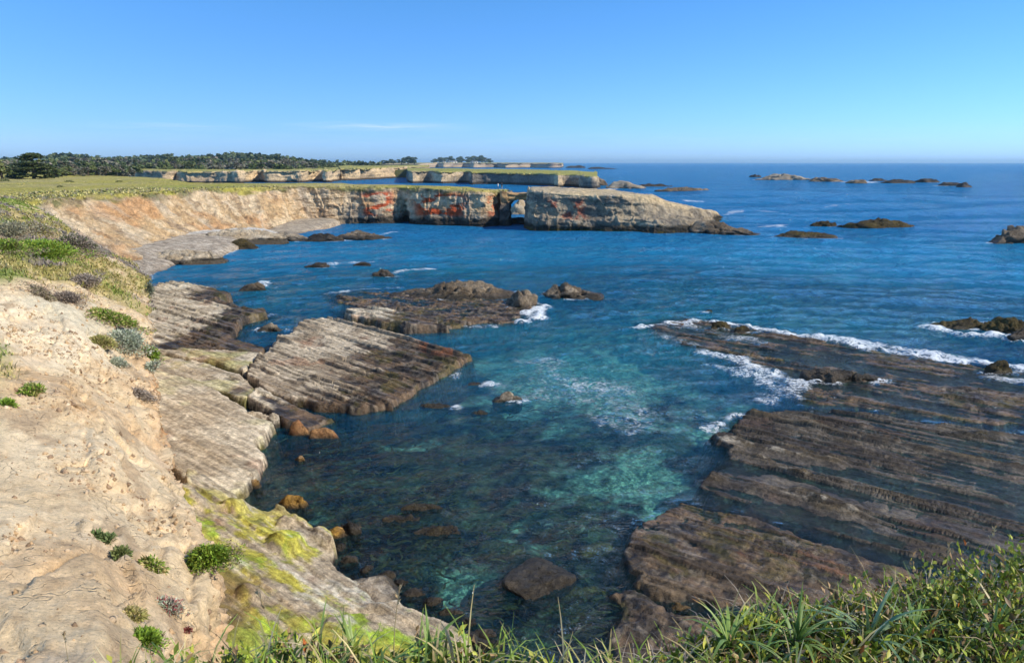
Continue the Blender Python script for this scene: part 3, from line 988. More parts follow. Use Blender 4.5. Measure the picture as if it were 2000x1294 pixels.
def make_shelf(name, pts, level, dx, dy, tilt=(0, 0), amp=0.16, lam=1.1, amp2=0.07, lam2=0.33, edge=0.35, rough=0.06, wetlev=0.5, wetx=None, base=PALE_, base2=BUFF_,
               seed=0, wob=0.35, drop=-1.6, amp3=0.0, alga=0.0, parent=None, dark=1.0, extra=None, rust=0.35, cfx=None, **kw):
    P = pxpoly(pts, max(level, 0.0))
    cx, cy = P[:, 0].mean(), P[:, 1].mean()

    def hfun(x, y, d):
        u = x * S_NRM[0] + y * S_NRM[1]
        dd = d + wob * fbm2(x * 0.9, y * 0.9, 4, seed + 400) + 0.10 * strata(x, y, lam, seed + 402)
        e = ss(-edge, edge, dd)
        top = level + tilt[0] * (x - cx) + tilt[1] * (y - cy)
        top = top + amp * (strata(x, y, lam, seed + 402) - 0.45) + amp2 * (strata(x, y, lam2, seed + 404, 0.12, 0.6) - 0.4) + rough * fbm2(x * 1.6, y * 1.6, 4, seed + 406)
        top = top + 0.35 * rough * fbm2(x * 7, y * 7, 3, seed + 407)
        if amp3:
            top = top + amp3 * fbm2(x * 0.25, y * 0.25, 3, seed + 408)
        if extra is not None:
            top = top + extra(x, y)
        return drop + (top - drop) * e

    def cfun(x, y, z, d, slope):
        n1 = fbm2(x * 0.5, y * 0.5, 4, seed + 410)
        st = strata(x, y, lam, seed + 402)
        c = lerp(base, base2, ss(-0.3, 0.35, n1 + 0.5 * (st - 0.5)))
        c = lerp(c, base2 * 0.6, 0.55 * ss(0.15, 0.5, fbm2(x * 1.9, y * 1.9, 4, seed + 412)))
        c = lerp(c, RUST, rust * ss(0.3, 0.55, fbm2(x * 0.45, y * 0.45, 4, seed + 414)))
        w = wetlev + 0.22 * fbm2(x * 0.9, y * 0.9, 5, seed + 416, 0.65) + 0.35 * (0.45 - st)
        if wetx is not None:          # shelves dip seaward: tide-wet towards larger x
            w = w + wetx[1] * ss(wetx[0] - wetx[2], wetx[0] + wetx[2], x + 1.5 * fbm2(x * 0.4, y * 0.4, 4, seed + 418))
        m = ss(0.12, -0.08, z - w) * dark
        dk = lerp(UMBER, MUSSEL, ss(-0.25, 0.25, fbm2(x * 1.2, y * 1.2, 4, seed + 420)))
        dk = lerp(dk, WEED, 0.5 * ss(0.1, 0.4, fbm2(x * 0.9, y * 0.9, 4, seed + 422)))
        dk = lerp(dk, np.array((0.24, 0.20, 0.15)), 0.45 * ss(0.15, 0.45, fbm2(x * 2.6, y * 2.6, 3, seed + 423)))
        c = lerp(c, dk, m)
        if alga:
            am = ss(0.05, 0.3, fbm2(x * 0.5, y * 0.5, 4, seed + 424)) * alga
            c = lerp(c, lerp(ALGA, np.array((0.42, 0.33, 0.03)), ss(-0.2, 0.3, fbm2(x * 0.9, y * 0.9, 3, seed + 426))), am)
        c = lerp(c, np.array((0.05, 0.045, 0.03)), 0.85 * ss(-0.10, -0.45, z))
        if cfx is not None:
            c = cfx(x, y, z, c)
        wet = np.clip(ss(0.25, -0.05, z - w) * 0.8 + 0.9 * ss(0.16, 0.03, z), 0, 1)
        return c, wet

    me = shelf_mesh(name, P, hfun, cfun, dx, dy, **kw)
    return me


# --- pale platform under the bluff: blocks parted by cracks
platform = link('rock_platform', None, label='pale layered rock platform at the foot of the tan bluff', cat='rock platform')
ledges = [
    ('upper ridged ledge darkening towards the sea', [(270, 566), (350, 578), (430, 591), (500, 600), (522, 607), (474, 619), (452, 652), (520, 671), (512, 683), (440, 676), (330, 679), (270, 676)], 0.75, (-0.012, 0.02), dict(wetx=(-25, 1.1, 2.5), amp=0.30, lam=0.95, amp2=0.12)),
    ('narrow ledge with a green algae seam', [(270, 679), (330, 682), (440, 680), (516, 686), (487, 712), (474, 723), (410, 706), (330, 692), (270, 688)], 0.85, (-0.01, 0.0), dict(alga=0.35, amp=0.12)),
    ('tilted block with a tide pool', [(270, 692), (330, 695), (410, 710), (472, 727), (505, 757), (478, 776), (440, 765), (370, 743), (300, 729), (270, 722)], 0.8, (-0.02, 0.01), dict(alga=0.25, amp=0.14)),
    ('lower block running down into the water', [(508, 761), (560, 783), (620, 803), (672, 808), (640, 816), (602, 836), (576, 832), (545, 817), (500, 792), (480, 780)], 0.42, (-0.09, 0.02), dict(wetx=(-12.5, 0.5, 2.0), amp=0.22)),
    ('smooth pale ledge', [(270, 727), (320, 735), (395, 753), (430, 766), (470, 787), (490, 802), (540, 815), (522, 840), (502, 852), (520, 872), (512, 900), (482, 942), (425, 962), (370, 957), (330, 905), (270, 800)], 0.85, (-0.055, 0.015), dict(alga=0.18, amp=0.10, amp2=0.04, lam=1.8, rough=0.05, wetlev=0.28)),
]
for i, (lab, pts, lev, tilt, kw) in enumerate(ledges):
    k = dict(seed=30 * i, edge=0.22, wob=0.22); k.update(kw)
    me = make_shelf('ledge', pts, lev, 0.085, 0.10, tilt=tilt, **k)
    link('ledge', me, M_ROCK, platform, label=lab)

# --- the big ridged slab
def slab_extra(x, y):
    return 0.0


me = make_shelf('ridged_slab', [(602, 628), (640, 625), (700, 634), (770, 648), (860, 668), (928, 684), (892, 700), (872, 714), (832, 737), (792, 762), (760, 776), (700, 785), (640, 782), (560, 771), (510, 759), (478, 725), (490, 702), (525, 683), (538, 657), (568, 652), (575, 640)],
                0.78, 0.055, 0.07, tilt=(-0.045, 0.015), amp=0.36, lam=0.62, amp2=0.14, lam2=0.27, wetlev=0.34, wetx=(-9.5, 0.65, 4.5), seed=210, wob=0.35, base=np.array((0.50, 0.415, 0.30)), base2=np.array((0.32, 0.25, 0.17)),
                cfx=lambda x, y, z, c: lerp(c, RUST, 0.6 * ss(2.6, 1.2, np.hypot(x + 5.0, (y - 50.0) * 0.8)) * ss(-0.1, 0.3, fbm2(x * 1.5, y * 1.5, 3, 77))))
link('rock_slab', me, M_ROCK, label='big ridged tan slab pointing out into the blue water', cat='rock slab')

# --- shelf with pools in the middle of the cove
me = make_shelf('pool_shelf', [(645, 574), (700, 567), (800, 568), (900, 574), (1000, 588), (1036, 597), (1028, 612), (1002, 627), (930, 632), (880, 640), (800, 641), (740, 633), (672, 624), (666, 606), (705, 598), (660, 589)],
                0.15, 0.09, 0.12, tilt=(0.0, -0.012), amp=0.30, lam=1.7, amp2=0.16, lam2=0.5, rough=0.18, wetlev=0.75, seed=240, wob=0.7, edge=0.45, base2=UMBER, base=BUFF_)
link('rock_shelf', me, M_ROCK, label='dark brown rock shelf holding blue tide pools in the middle of the cove', cat='rock shelf')
me = make_shelf('pool_spur', [(672, 603), (720, 600), (790, 607), (850, 620), (880, 632), (800, 634), (735, 626), (680, 616)], 0.85, 0.09, 0.11, tilt=(-0.03, 0.0), amp=0.3, lam=1.2, amp2=0.15, wetlev=0.5, wetx=(-12, 0.6, 4), seed=250, wob=0.4)
link('rock_ledge', me, M_ROCK, label='layered raised rim along the near side of the pooled shelf', cat='rock ledge')

# --- dark layered reef at the mouth of the beach
me = make_shelf('beach_reef', [(286, 566), (318, 552), (360, 551), (400, 556), (452, 568), (420, 578), (445, 586), (515, 600), (440, 590), (350, 580)], 1.15, 0.10, 0.14, tilt=(-0.02, 0.0), amp=0.5, lam=1.3, amp2=0.2, wetlev=0.55, wetx=(-33, 0.9, 5), seed=260, wob=0.3, edge=0.3)
link('layered_reef', me, M_ROCK, label='dark layered reef sticking out below the gravel beach', cat='reef')

# --- the wide wave-washed platform on the right, in three sheets
AW = dict(base=UMBER, base2=MUD, edge=0.5, rust=0.05)
me = make_shelf('outer_reef', [(1255, 632), (1330, 622), (1430, 632), (1560, 655), (1700, 682), (1850, 706), (2060, 735), (2250, 790), (2250, 860), (2000, 838), (1800, 812), (1650, 795), (1545, 790), (1560, 765), (1540, 735), (1450, 715), (1420, 690), (1330, 672)],
                0.02, 0.12, 0.14, amp=0.22, lam=0.8, amp2=0.10, lam2=0.35, rough=0.10, wetlev=3, seed=270, wob=0.8, amp3=0.10, **AW)
link('outer_reef', me, M_ROCK, label='flat dark reef awash behind the line of white surf', cat='reef')


def main_extra(x, y):
    g = 0
    for (a, b, w, h) in (((1440, 803), (2080, 938), 0.30, 0.38), ((1525, 783), (1720, 803), 0.28, 0.30), ((1385, 855), (1620, 905), 0.9, 0.34), ((1370, 928), (1640, 1000), 0.8, 0.36), ((1560, 960), (1850, 1085), 0.6, 0.20), ((1840, 840), (1950, 852), 0.6, 0.3),
                         ((1430, 880), (1560, 925), 0.6, 0.28)):
        A, B = at(*a), at(*b)
        e = (B - A)[:2]; L = np.linalg.norm(e); e = e / L
        t = np.clip((x - A[0]) * e[0] + (y - A[1]) * e[1], 0, L)
        wv = 0.35 * fbm2(x * 0.5, y * 0.5, 3, 78)
        dd = np.hypot(x - A[0] - e[0] * t, y - A[1] - e[1] * t) + wv
        g = g + h * ss(w * 1.25, w * 0.2, dd) * (0.6 + 0.5 * fbm2(x * 0.7, y * 0.7, 3, 79))
    return g


def reef_col(x, y, z, c):
    dk = lerp(np.array((0.10, 0.075, 0.045)), MUSSEL, ss(-0.2, 0.3, fbm2(x * 1.5, y * 1.5, 4, 95)))
    pale = np.array((0.46, 0.40, 0.31))
    m = ss(0.10, 0.20, z + 0.08 * fbm2(x * 3, y * 3, 3, 96))
    dry = 0
    for p, r in (((1540, 868), 2.4), ((1500, 900), 2.4), ((1600, 965), 2.0), ((1450, 880), 1.6)):
        q = at(*p)
        dry = np.maximum(dry, np.exp(-(((x - q[0]) ** 2 + (y - q[1]) ** 2) / r ** 2)))
    c = lerp(c, dk, m * 0.85)
    return lerp(c, pale, np.clip(dry * 1.2, 0, 1) * ss(0.16, 0.30, z) * ss(-0.1, 0.3, fbm2(x * 2.2, y * 2.2, 4, 97)))


me = make_shelf('washed_reef', [(1452, 806), (1560, 797), (1700, 803), (1850, 825), (2000, 845), (2250, 880), (2250, 1120), (2000, 1130), (1830, 1112), (1720, 1087), (1560, 1030), (1430, 982), (1345, 950), (1372, 922), (1425, 905), (1412, 880), (1378, 852), (1420, 838)],
                0.04, 0.065, 0.075, tilt=(-0.001, 0.004), amp=0.22, lam=0.58, amp2=0.09, lam2=0.24, rough=0.06, wetlev=-0.2, seed=280, wob=0.45, extra=main_extra, base=np.array((0.135, 0.112, 0.085)), base2=np.array((0.065, 0.052, 0.040)), edge=0.4, dark=0.6, rust=0.08, cfx=reef_col)
link('tidal_reef', me, M_ROCK, label='wide striped tidal reef with wet rock ribs running into the water', cat='reef')
me = make_shelf('brown_shelf', [(1238, 1012), (1272, 990), (1330, 974), (1450, 994), (1600, 1045), (1800, 1110), (2100, 1200), (2100, 1300), (1700, 1260), (1500, 1180), (1400, 1178), (1300, 1176), (1236, 1138), (1214, 1090), (1222, 1045)],
                0.13, 0.05, 0.06, tilt=(-0.008, -0.024), amp=0.13, lam=0.6, amp2=0.07, lam2=0.22, rough=0.10, wetlev=0.10, seed=290, wob=0.4, base=np.array((0.14, 0.10, 0.062)), base2=np.array((0.07, 0.05, 0.033)))
link('brown_shelf', me, M_ROCK, label='muddy brown rock shelf below the green foreground plants', cat='rock shelf')
me = make_shelf('corner_shelf', [(1190, 1160), (1225, 1143), (1265, 1152), (1310, 1188), (1400, 1195), (1520, 1260), (1480, 1380), (1200, 1340), (1185, 1230)], 0.12, 0.05, 0.06, amp=0.12, lam=0.8, amp2=0.06, rough=0.16, wetlev=0.6, seed=300, wob=0.4, base=UMBER, base2=MUD)
link('corner_shelf', me, M_ROCK, label='small dark knobbly shelf beside the deep channel at the bottom', cat='rock shelf')


# --- algae-covered apron below the camera
def apron_extra(x, y):
    a = (x * 0.72 + y * 0.5)          # falls towards the water (right and away)
    a0 = -5.57 * 0.72 + 21.2 * 0.5
    rise = np.clip(a0 - a, -1, 12)
    step = 0.35 * ss(-0.1, 0.1, fbm2(x * 0.35, y * 0.35, 3, 88))
    return 0.30 * np.maximum(rise, 0) + 0.10 * np.minimum(rise, 0) + step


def apron_col(x, y, z, c):
    yel = np.array((0.46, 0.42, 0.05)); gr = np.array((0.32, 0.45, 0.025)); wh = np.array((0.60, 0.56, 0.46)); br = np.array((0.20, 0.13, 0.06)); dk = np.array((0.10, 0.13, 0.03))
    u = x * S_NRM[0] + y * S_NRM[1]; v = x * S_DIR[0] + y * S_DIR[1]
    rag = 0.35 * fbm2(u * 4.0, v * 2.2, 5, 89, 0.65)
    m = ss(-0.34, -0.06, fbm2(u * 0.8, v * 0.30, 5, 90, 0.6) + rag)
    gm = lerp(yel, gr, ss(-0.12, 0.18, fbm2(x * 0.45 + 3, y * 0.45, 5, 91, 0.6) + 0.22 * (x + 5.0) / 3.0 + 0.5 * rag))
    gm = lerp(gm, dk, 0.6 * ss(0.12, 0.4, fbm2(u * 2.5, v * 1.2, 5, 98, 0.65)))
    gm = lerp(gm, yel * 0.5 + br * 0.5, 0.6 * ss(0.05, 0.35, fbm2(u * 1.2 + 7, v * 0.6, 5, 99, 0.65)))
    c2 = lerp(c, gm, m * 0.9)
    c2 = lerp(c2, wh, 0.7 * ss(0.20, 0.40, fbm2(u * 1.8, v * 0.5, 5, 92, 0.62) + 0.5 * rag))
    c2 = lerp(c2, br, 0.85 * ss(-6.6, -8.2, x + 0.9 * fbm2(x, y, 4, 93)) * ss(20.5, 18.5, y))
    lim = ss(26.0, 23.0, y + 1.4 * fbm2(x * 0.5, y * 0.5, 3, 94)) * 0.8 + 0.2
    return lerp(c, c2, lim * ss(0.12, 0.4, z))


me = make_shelf('algae_apron', [(372, 950), (430, 966), (470, 996), (535, 1006), (600, 1030), (648, 1052), (652, 1092), (692, 1126), (760, 1150), (800, 1180), (880, 1215), (945, 1242), (930, 1290), (1010, 1420), (300, 1700), (180, 1300), (330, 1080)],
                0.30, 0.052, 0.058, amp=0.16, lam=0.9, amp2=0.05, lam2=0.3, rough=0.07, wetlev=0.12, seed=310, wob=0.35, extra=apron_extra, cfx=apron_col, base=np.array((0.44, 0.37, 0.27)), edge=0.25)
link('algae_apron', me, M_ROCK, label='sloping rock apron stained bright green and yellow by algae', cat='rock apron')


# --- beaches
def beach(name, label, pts, slope_dir, z_in, colA, colB, scale, seed, dx=0.25, dy=0.3, rise=0.09, lift=0.0):
    P = pxpoly(pts, 0.3)
    sd = np.array(slope_dir, float); sd /= np.linalg.norm(sd)
    pr = P[:, :2] @ sd
    lo = pr.min()

    def hfun(x, y, d):
        t = (x * sd[0] + y * sd[1]) - lo
        return np.where(d > -0.6, np.minimum(-0.25 + lift + rise * t, z_in) + 0.10 * fbm2(x * 0.8, y * 0.8, 4, seed), -0.6) - 0.5 * ss(0.6, -1.0, d)

    def cfun(x, y, z, d, s):
        c = lerp(colA, colB, ss(-0.2, 0.2, fbm2(x * scale, y * scale, 4, seed + 1)))
        c = lerp(c, c * 0.5, ss(0.35, 0.1, z))
        return c, ss(0.3, 0.1, z) * 0.7
    me = shelf_mesh(name, P, hfun, cfun, dx, dy)
    o = link(name, me, M_ROCK, kind='structure')
    o['label'] = label
    return o


beach('gravel_beach', 'grey gravel beach curving below the bay slope', [(200, 505), (262, 552), (283, 552), (302, 528), (350, 507), (420, 500), (470, 478), (430, 462), (330, 468), (260, 492)], (-1, 0.3), 1.4, np.array((0.46, 0.39, 0.30)), np.array((0.32, 0.26, 0.19)), 1.2, 330)
beach('pebble_beach', 'pale pebble beach at the head of the cove', [(330, 480), (400, 452), (455, 450), (520, 458), (540, 464), (480, 474), (420, 490)], (-0.3, 1), 1.5, np.array((0.66, 0.62, 0.54)), np.array((0.46, 0.42, 0.36)), 2.0, 334)
beach('sand_beach', 'small sandy beach against the headland wall', [(480, 445), (520, 430), (620, 430), (660, 440), (590, 452), (520, 458)], (-0.1, 1), 1.6, np.array((0.40, 0.33, 0.24)), np.array((0.33, 0.27, 0.20)), 0.5, 338)
# ================================================================== loose sea rocks
def rock_mesh(W, D, Hh, seed, prof=None, kind='dark', n=None, tint=None, lump=0.0, strat=0.0, flat=0.5, rough=1.0, cuts=16):
    """long axis x; base sunk below 0; prof = height multipliers along x"""
    nu, nv = (n or 40), (n or 40) // 2
    u = np.linspace(0, 2 * math.pi, nu, endpoint=False)
    v = np.linspace(-math.pi / 2, math.pi / 2, nv)
    U, V = np.meshgrid(u, v)
    def sp(c, e): return np.sign(c) * np.abs(c) ** e
    dx_, dy_, dz_ = np.cos(U) * np.cos(V), np.sin(U) * np.cos(V), np.sin(V)
    # rounded box cut by random planes: angular, weathered outline
    rad = 1.0 / (np.abs(dx_) ** 4 + np.abs(dy_) ** 4 + np.abs(dz_) ** (2 / max(flat, 0.3))) ** 0.25
    rgp = np.random.default_rng(seed)
    for _ in range(cuts):
        nn = rgp.normal(size=3); nn[2] = abs(nn[2]); nn /= np.linalg.norm(nn)
        hp = rgp.uniform(0.68, 1.05)
        dt = dx_ * nn[0] + dy_ * nn[1] + dz_ * nn[2]
        rad = np.where(dt > 1e-3, np.minimum(rad, hp / np.maximum(dt, 1e-3)), rad)
    x, y, z = dx_ * rad, dy_ * rad, dz_ * rad
    x = x / np.abs(x).max(); y = y / np.abs(y).max(); z = np.where(z > 0, z / z.max(), z)
    S = max(W, D)
    q = 2.2 / max(min(S, 3 * Hh + 0.5), 0.3)
    X, Y, Z = x * W / 2, y * D / 2, z * Hh
    if prof is not None:
        pm = np.interp(x, np.linspace(-1, 1, len(prof)), prof)
        Z = np.where(Z > 0, Z * pm, Z)
    nrm = np.stack((x / W, y / D, z / max(2 * Hh, 0.1)), -1)
    nrm /= np.linalg.norm(nrm, axis=-1, keepdims=True) + 1e-9
    a = min(Hh, 0.5 * D, 0.5 * W)
    d = (0.36 * fbm3(X * q * 0.6, Y * q * 0.6, Z * q * 0.6, 3, seed) + 0.34 * fbm3(X * q * 1.8, Y * q * 1.8, Z * q * 2.6, 5, seed + 1, 0.6)
         - 0.30 * ss(0.12, 0, np.abs(fbm3(X * q, Y * q, Z * q, 3, seed + 2)))) * a * rough
    if lump:
        d = d + lump * np.abs(fbm3(X * 2.6, Y * 2.6, Z * 2.6, 3, seed + 3))
    P = np.stack((X, Y, Z), -1) + nrm * d[..., None]
    if strat:
        zz = P[..., 2]
        P[..., :2] += nrm[..., :2] * (strat * fbm2(zz * 4.0 / max(Hh, 0.4), X * 0.15, 3, seed + 6))[..., None]
    P[..., 2] = np.maximum(P[..., 2], -1.2)
    verts = P.reshape(-1, 3)
    quads = []
    i = np.arange(nv - 1)[:, None] * nu + np.arange(nu)[None, :]
    j = np.arange(nv - 1)[:, None] * nu + (np.arange(nu)[None, :] + 1) % nu
    quads = np.stack((i, j, j + nu, i + nu), -1).reshape(-1, 4)
    x, y, z = verts[:, 0], verts[:, 1], verts[:, 2]
    so = seed * 3.1
    pal = {'dark': ((0.10, 0.075, 0.05), (0.20, 0.155, 0.105), 0.55), 'tan': ((0.36, 0.28, 0.18), (0.46, 0.38, 0.27), 0.35), 'weed': ((0.070, 0.052, 0.016), (0.035, 0.026, 0.012), 0.2),
           'red': ((0.27, 0.12, 0.05), (0.36, 0.20, 0.09), 0.2), 'grey': ((0.22, 0.18, 0.13), (0.32, 0.27, 0.20), 0.6), 'black': ((0.03, 0.026, 0.022), (0.075, 0.06, 0.045), 0.4),
           'gold': ((0.34, 0.19, 0.04), (0.26, 0.17, 0.09), 0.25), 'pale': ((0.50, 0.43, 0.33), (0.42, 0.34, 0.24), 0.15)}[kind]
    c = lerp(np.array(pal[0]), np.array(pal[1]), ss(-0.3, 0.35, fbm3(x * q + so, y * q, z * q, 4, seed + 4)))
    c = lerp(c, np.array((0.40, 0.33, 0.24)), 0.5 * ss(0.25, 0.5, fbm3(x * q * 3 + so, y * q * 3, z * q * 3, 3, seed + 5)) * (kind in ('dark', 'grey', 'tan')))
    tide = pal[2] * (0.7 + 0.6 * fbm2(x * 0.7 + so, y * 0.7, 3, seed + 7))
    c = lerp(c, np.array((0.035, 0.028, 0.018)), ss(0.2, -0.1, z - tide) * 0.9)
    wet = ss(0.35, -0.05, z - tide)
    return raw_mesh('rock', verts, quads, c, True, {'wet': np.clip(wet, 0, 1)})


ROCKS = []


def rock(label, x0, x1, yt, yb, kind='dark', prof=None, depth=None, cat='rock', name='sea_rock', rot=None, z0=0.0, group=None, height=None, **kw):
    A, B = at(x0, yb, z0), at(x1, yb, z0)
    C = 0.5 * (A + B)
    r = math.hypot(C[0], C[1])
    W = np.linalg.norm(B - A)
    D = depth or max(0.42 * W, 0.4)
    D = min(D, 9.0)
    px_m = F_PX / r
    h = ((yb - yt) - D * EYE / r * px_m * 0.55) / px_m
    h = max(h, 0.12 * min(W, 4.0), 0.18) if height is None else height
    seed = int(x0 * 7 + yb * 3) % 9973
    n = int(np.clip((x1 - x0) * 0.8, 44, 130)) // 2 * 2
    k_ = 1.22 if name == 'boulder' else 1.08 if name == 'sea_rock' else 1.5
    me = rock_mesh(W * k_, D * k_, h * (1.15 if name == 'boulder' else 1.0), seed, prof, kind, n, **kw)
    C = C + np.array((C[0] / r, C[1] / r, 0)) * D * 0.45
    o = link(name, me, M_STONE, label=label, cat=cat, group=group)
    ROCKS.append((C[0], C[1], W / 2, D / 2, math.atan2(B[1] - A[1], B[0] - A[0]) + (rot or 0), z0))
    o.location = (C[0], C[1], z0 - 0.04)
    ang = math.atan2(B[1] - A[1], B[0] - A[0])
    o.rotation_euler = (0, 0, ang if rot is None else ang + rot)
    return o


FAR_G = 'line of far rocks off the point'
rock('smallest dot of rock at the outer left of the far rock line', 1463, 1486, 341, 346, 'black', group=FAR_G)
rock('tall grey guano topped rock in the far rock line', 1480, 1582, 338.5, 351.5, 'grey', [0.7, 1, 0.95, 0.85, 0.9, 0.6, 0.3], group=FAR_G, strat=0.6)
rock('dark far rock with a peak at its left end', 1582, 1662, 344, 355, 'dark', [1, 1, 0.7, 0.55, 0.7, 0.5, 0.3], group=FAR_G)
rock('low brown rock just left of the white water gap far out', 1652, 1700, 350, 358.5, 'dark', [0.8, 1, 0.9, 0.5], group=FAR_G)
rock('thin flat far rock behind the white water gap', 1698, 1735, 348.5, 353.5, 'black', [0.8, 1, 0.6, 0.4], group=FAR_G)
rock('long low black rock right of the white water gap', 1720, 1780, 350.5, 358, 'black', [0.8, 1, 0.9, 0.7], group=FAR_G)
rock('flat black far rock with surf along its foot', 1784, 1836, 349.5, 356.5, 'black', [1, 1, 0.9, 0.6], group=FAR_G)
rock('second last far rock, small and weedy above a line of surf', 1829, 1868, 356, 363, 'black', [0.7, 1, 0.9, 0.7], group=FAR_G)
rock('last small dark lump at the right end of the far rock line', 1869, 1898, 357.5, 366, 'black', [0.9, 1, 1, 0.8], group=FAR_G)

rock('layered grey rock trailing off the tip of the middle headland', 1180, 1262, 353, 369, 'grey', [1, 0.9, 0.8, 0.6, 0.5], strat=0.6, cat='rock')
rock('thin dark rock tongue behind the layered grey rock', 1240, 1310, 356, 365, 'black', [1, 0.9, 0.7, 0.3])
rock('flat dark rock alone in blue water behind the sea stack', 1283, 1392, 365.5, 374, 'dark', [0.5, 0.9, 0.9, 1, 0.9], strat=0.4)
rock('rounded block at the tip of the middle headland', 1128, 1172, 343, 367, 'grey', [1, 1, 0.9, 0.9], depth=16)
rock('dark stepped block beside the tip of the middle headland', 1158, 1188, 344, 362, 'dark', [1, 0.9, 0.6, 0.3])
rock('ragged black rocks trailing off the farthest point', 1106, 1145, 322, 328, 'black', [1, 0.7, 0.9, 0.5], group='rocks off the farthest point')
rock('thin rock streak farthest right off the farthest point', 1140, 1206, 326, 330, 'black', [0.8, 0.9, 0.5, 0.3], group='rocks off the farthest point')

rock('smaller round weed covered rock left of the long weedy one', 1585, 1632, 431.5, 444, 'weed', [0.8, 1, 1, 0.8], lump=0.5)
rock('long knobbly weed covered rock in open water', 1645, 1786, 431.5, 447, 'weed', [0.8, 0.9, 1.1, 1, 0.9, 0.6], lump=0.5)
rock('low dark weedy rock edged with white foam', 1518, 1628, 452.5, 463, 'weed', [0.7, 0.9, 1, 0.6, 0.4], lump=0.3)
rock('bulky grey brown rock cut off by the right edge of the view', 1925, 2040, 444, 474, 'dark', [0.5, 1, 1, 0.95, 0.9], lump=0.2)
rock('shaggy olive weed rock with foam below it', 1808, 1924, 611, 642, 'weed', [0.5, 0.9, 0.7, 0.8, 0.4], lump=0.3, height=0.75)
rock('larger shaggy olive weed rock at the right edge', 1924, 2040, 610, 650, 'weed', [0.7, 1, 0.9, 1], lump=0.35, height=0.95)
rock('little dark rock below the shaggy weed rocks at the right edge', 1962, 2040, 642, 662, 'black', [0.6, 1, 1])
rock('black rock with a humped left end on the washed reef', 1568, 1720, 711, 748, 'black', [0.9, 1, 0.7, 0.6, 0.6, 0.4], lump=0.15, depth=1.6)
rock('small dark weed clump where the surf line meets the right edge', 1925, 1972, 706, 729, 'weed', [0.8, 1, 0.9], lump=0.25)
rock('dark tooth of rock standing alone off the outer reef', 1376, 1390, 603, 612, 'weed')
rock('weedy clump in the surf at the left of the outer reef', 1390, 1425, 628, 643, 'weed', lump=0.2)
rock('second weedy clump in the surf on the outer reef', 1430, 1465, 634, 649, 'weed', lump=0.2)
rock('flat weed mat drying on the striped reef', 1842, 1945, 834, 856, 'weed', [0.5, 0.9, 1, 0.5], height=0.22, lump=0.15)

rock('front rock spur trailing low to the right of the sea stack', 1335, 1487, 429, 457, 'dark', [1, 1, 0.9, 0.7, 0.5, 0.35, 0.2], strat=0.4, depth=6)
rock('angular brown rock at the right end of the cove ridge', 1052, 1172, 545, 583, 'dark', [1, 1.0, 0.9, 0.7, 0.6, 0.45], depth=3.6, rough=1.1, height=1.55)
rock('blunt rock buttress at the seaward end of the cove ridge', 985, 1056, 549, 604, 'dark', [0.8, 1, 1.0, 0.8], depth=4.5, height=1.6)
rock('long brown rock ridge behind the pooled shelf', 770, 1022, 541, 586, 'dark', [0.25, 0.5, 0.5, 0.95, 0.9, 0.7, 0.95, 0.9, 0.7], depth=6.0, height=1.7, strat=0.3)
rock('round dark rock alone in the cove with a foam tail', 730, 773, 522.5, 541, 'black', [0.9, 1, 0.9, 0.7])
rock('low wave washed rock left of the round dark rock', 595, 645, 512, 523, 'black', [0.5, 1, 0.8])
rock('tiny low rock between two foam streaks', 690, 724, 509.5, 519, 'black', [0.7, 1, 0.7])
rock('brown rock with spray at its right end near the layered reef', 462, 522, 547, 569, 'dark', [0.3, 0.7, 1, 0.9])
rock('small tan rock in the still inlet by the big slab', 504, 552, 627, 646, 'grey', [0.8, 1, 0.7])
rock('flat dark rock under the tip of the upper ledge', 470, 525, 600, 619, 'black', [0.8, 0.9, 0.9, 0.4])
rock('dark low rock row off the sandy beach', 595, 670, 456, 470, 'black', [0.6, 0.9, 1, 0.6])
rock('brown low rock with foam off the sandy beach', 660, 762, 450, 466, 'dark', [0.6, 1, 0.9, 0.6, 0.3])
rock('upright grey boulder standing at the water edge of the beach', 399, 426, 493, 513, 'grey', [0.8, 1, 0.7], name='boulder', cat='boulder')
rock('long tan whale backed rock lying across the gravel beach', 266, 440, 481, 509, 'tan', [0.25, 0.5, 0.7, 0.9, 1, 0.9, 0.7], depth=6.0, strat=0.35, z0=0.5, height=1.3)
rock('dark weed fringed rocks at the end of the pebble beach', 430, 500, 468, 486, 'weed', [0.6, 0.8, 1, 0.7], z0=0.0)
rock('streaked grey outcrop between the two beaches', 395, 560, 432, 470, 'tan', [0.5, 0.9, 1, 0.85, 0.6, 0.4], depth=8.0, strat=0.7, z0=0.7, height=1.8)
rock('darker low outcrop below the sandy beach', 490, 620, 447, 470, 'grey', [0.9, 1, 0.8, 0.6, 0.4, 0.3], depth=4.0, strat=0.3)

rock('square pale block lying on the edge of the smooth ledge', 470, 530, 797, 828, 'pale', [0.9, 1, 0.9, 0.7], name='boulder', cat='boulder', rough=0.6, flat=0.35, depth=1.0, z0=0.25)
rock('smaller pale block beside the square pale block', 522, 546, 806, 828, 'pale', [0.8, 1, 0.9], name='boulder', cat='boulder', rough=0.6, flat=0.35, z0=0.2)
rock('dark maroon rock at the waterline, left of the red one', 563, 607, 820, 849, 'red', [0.8, 1, 0.7], name='boulder', cat='boulder', rough=0.7, flat=0.4)
rock('rust red block at the waterline below the slab', 612, 661, 832, 856, 'red', [0.9, 1, 0.8], name='boulder', cat='boulder', rough=0.6, flat=0.35)
rock('golden brown boulder standing in the shallows', 545, 607, 955, 992, 'gold', [0.5, 1, 0.9, 0.6], name='boulder', cat='boulder')
rock('small golden rock tucked under the smooth ledge corner', 478, 512, 928, 952, 'gold', [0.8, 1, 0.8], name='boulder', cat='boulder')
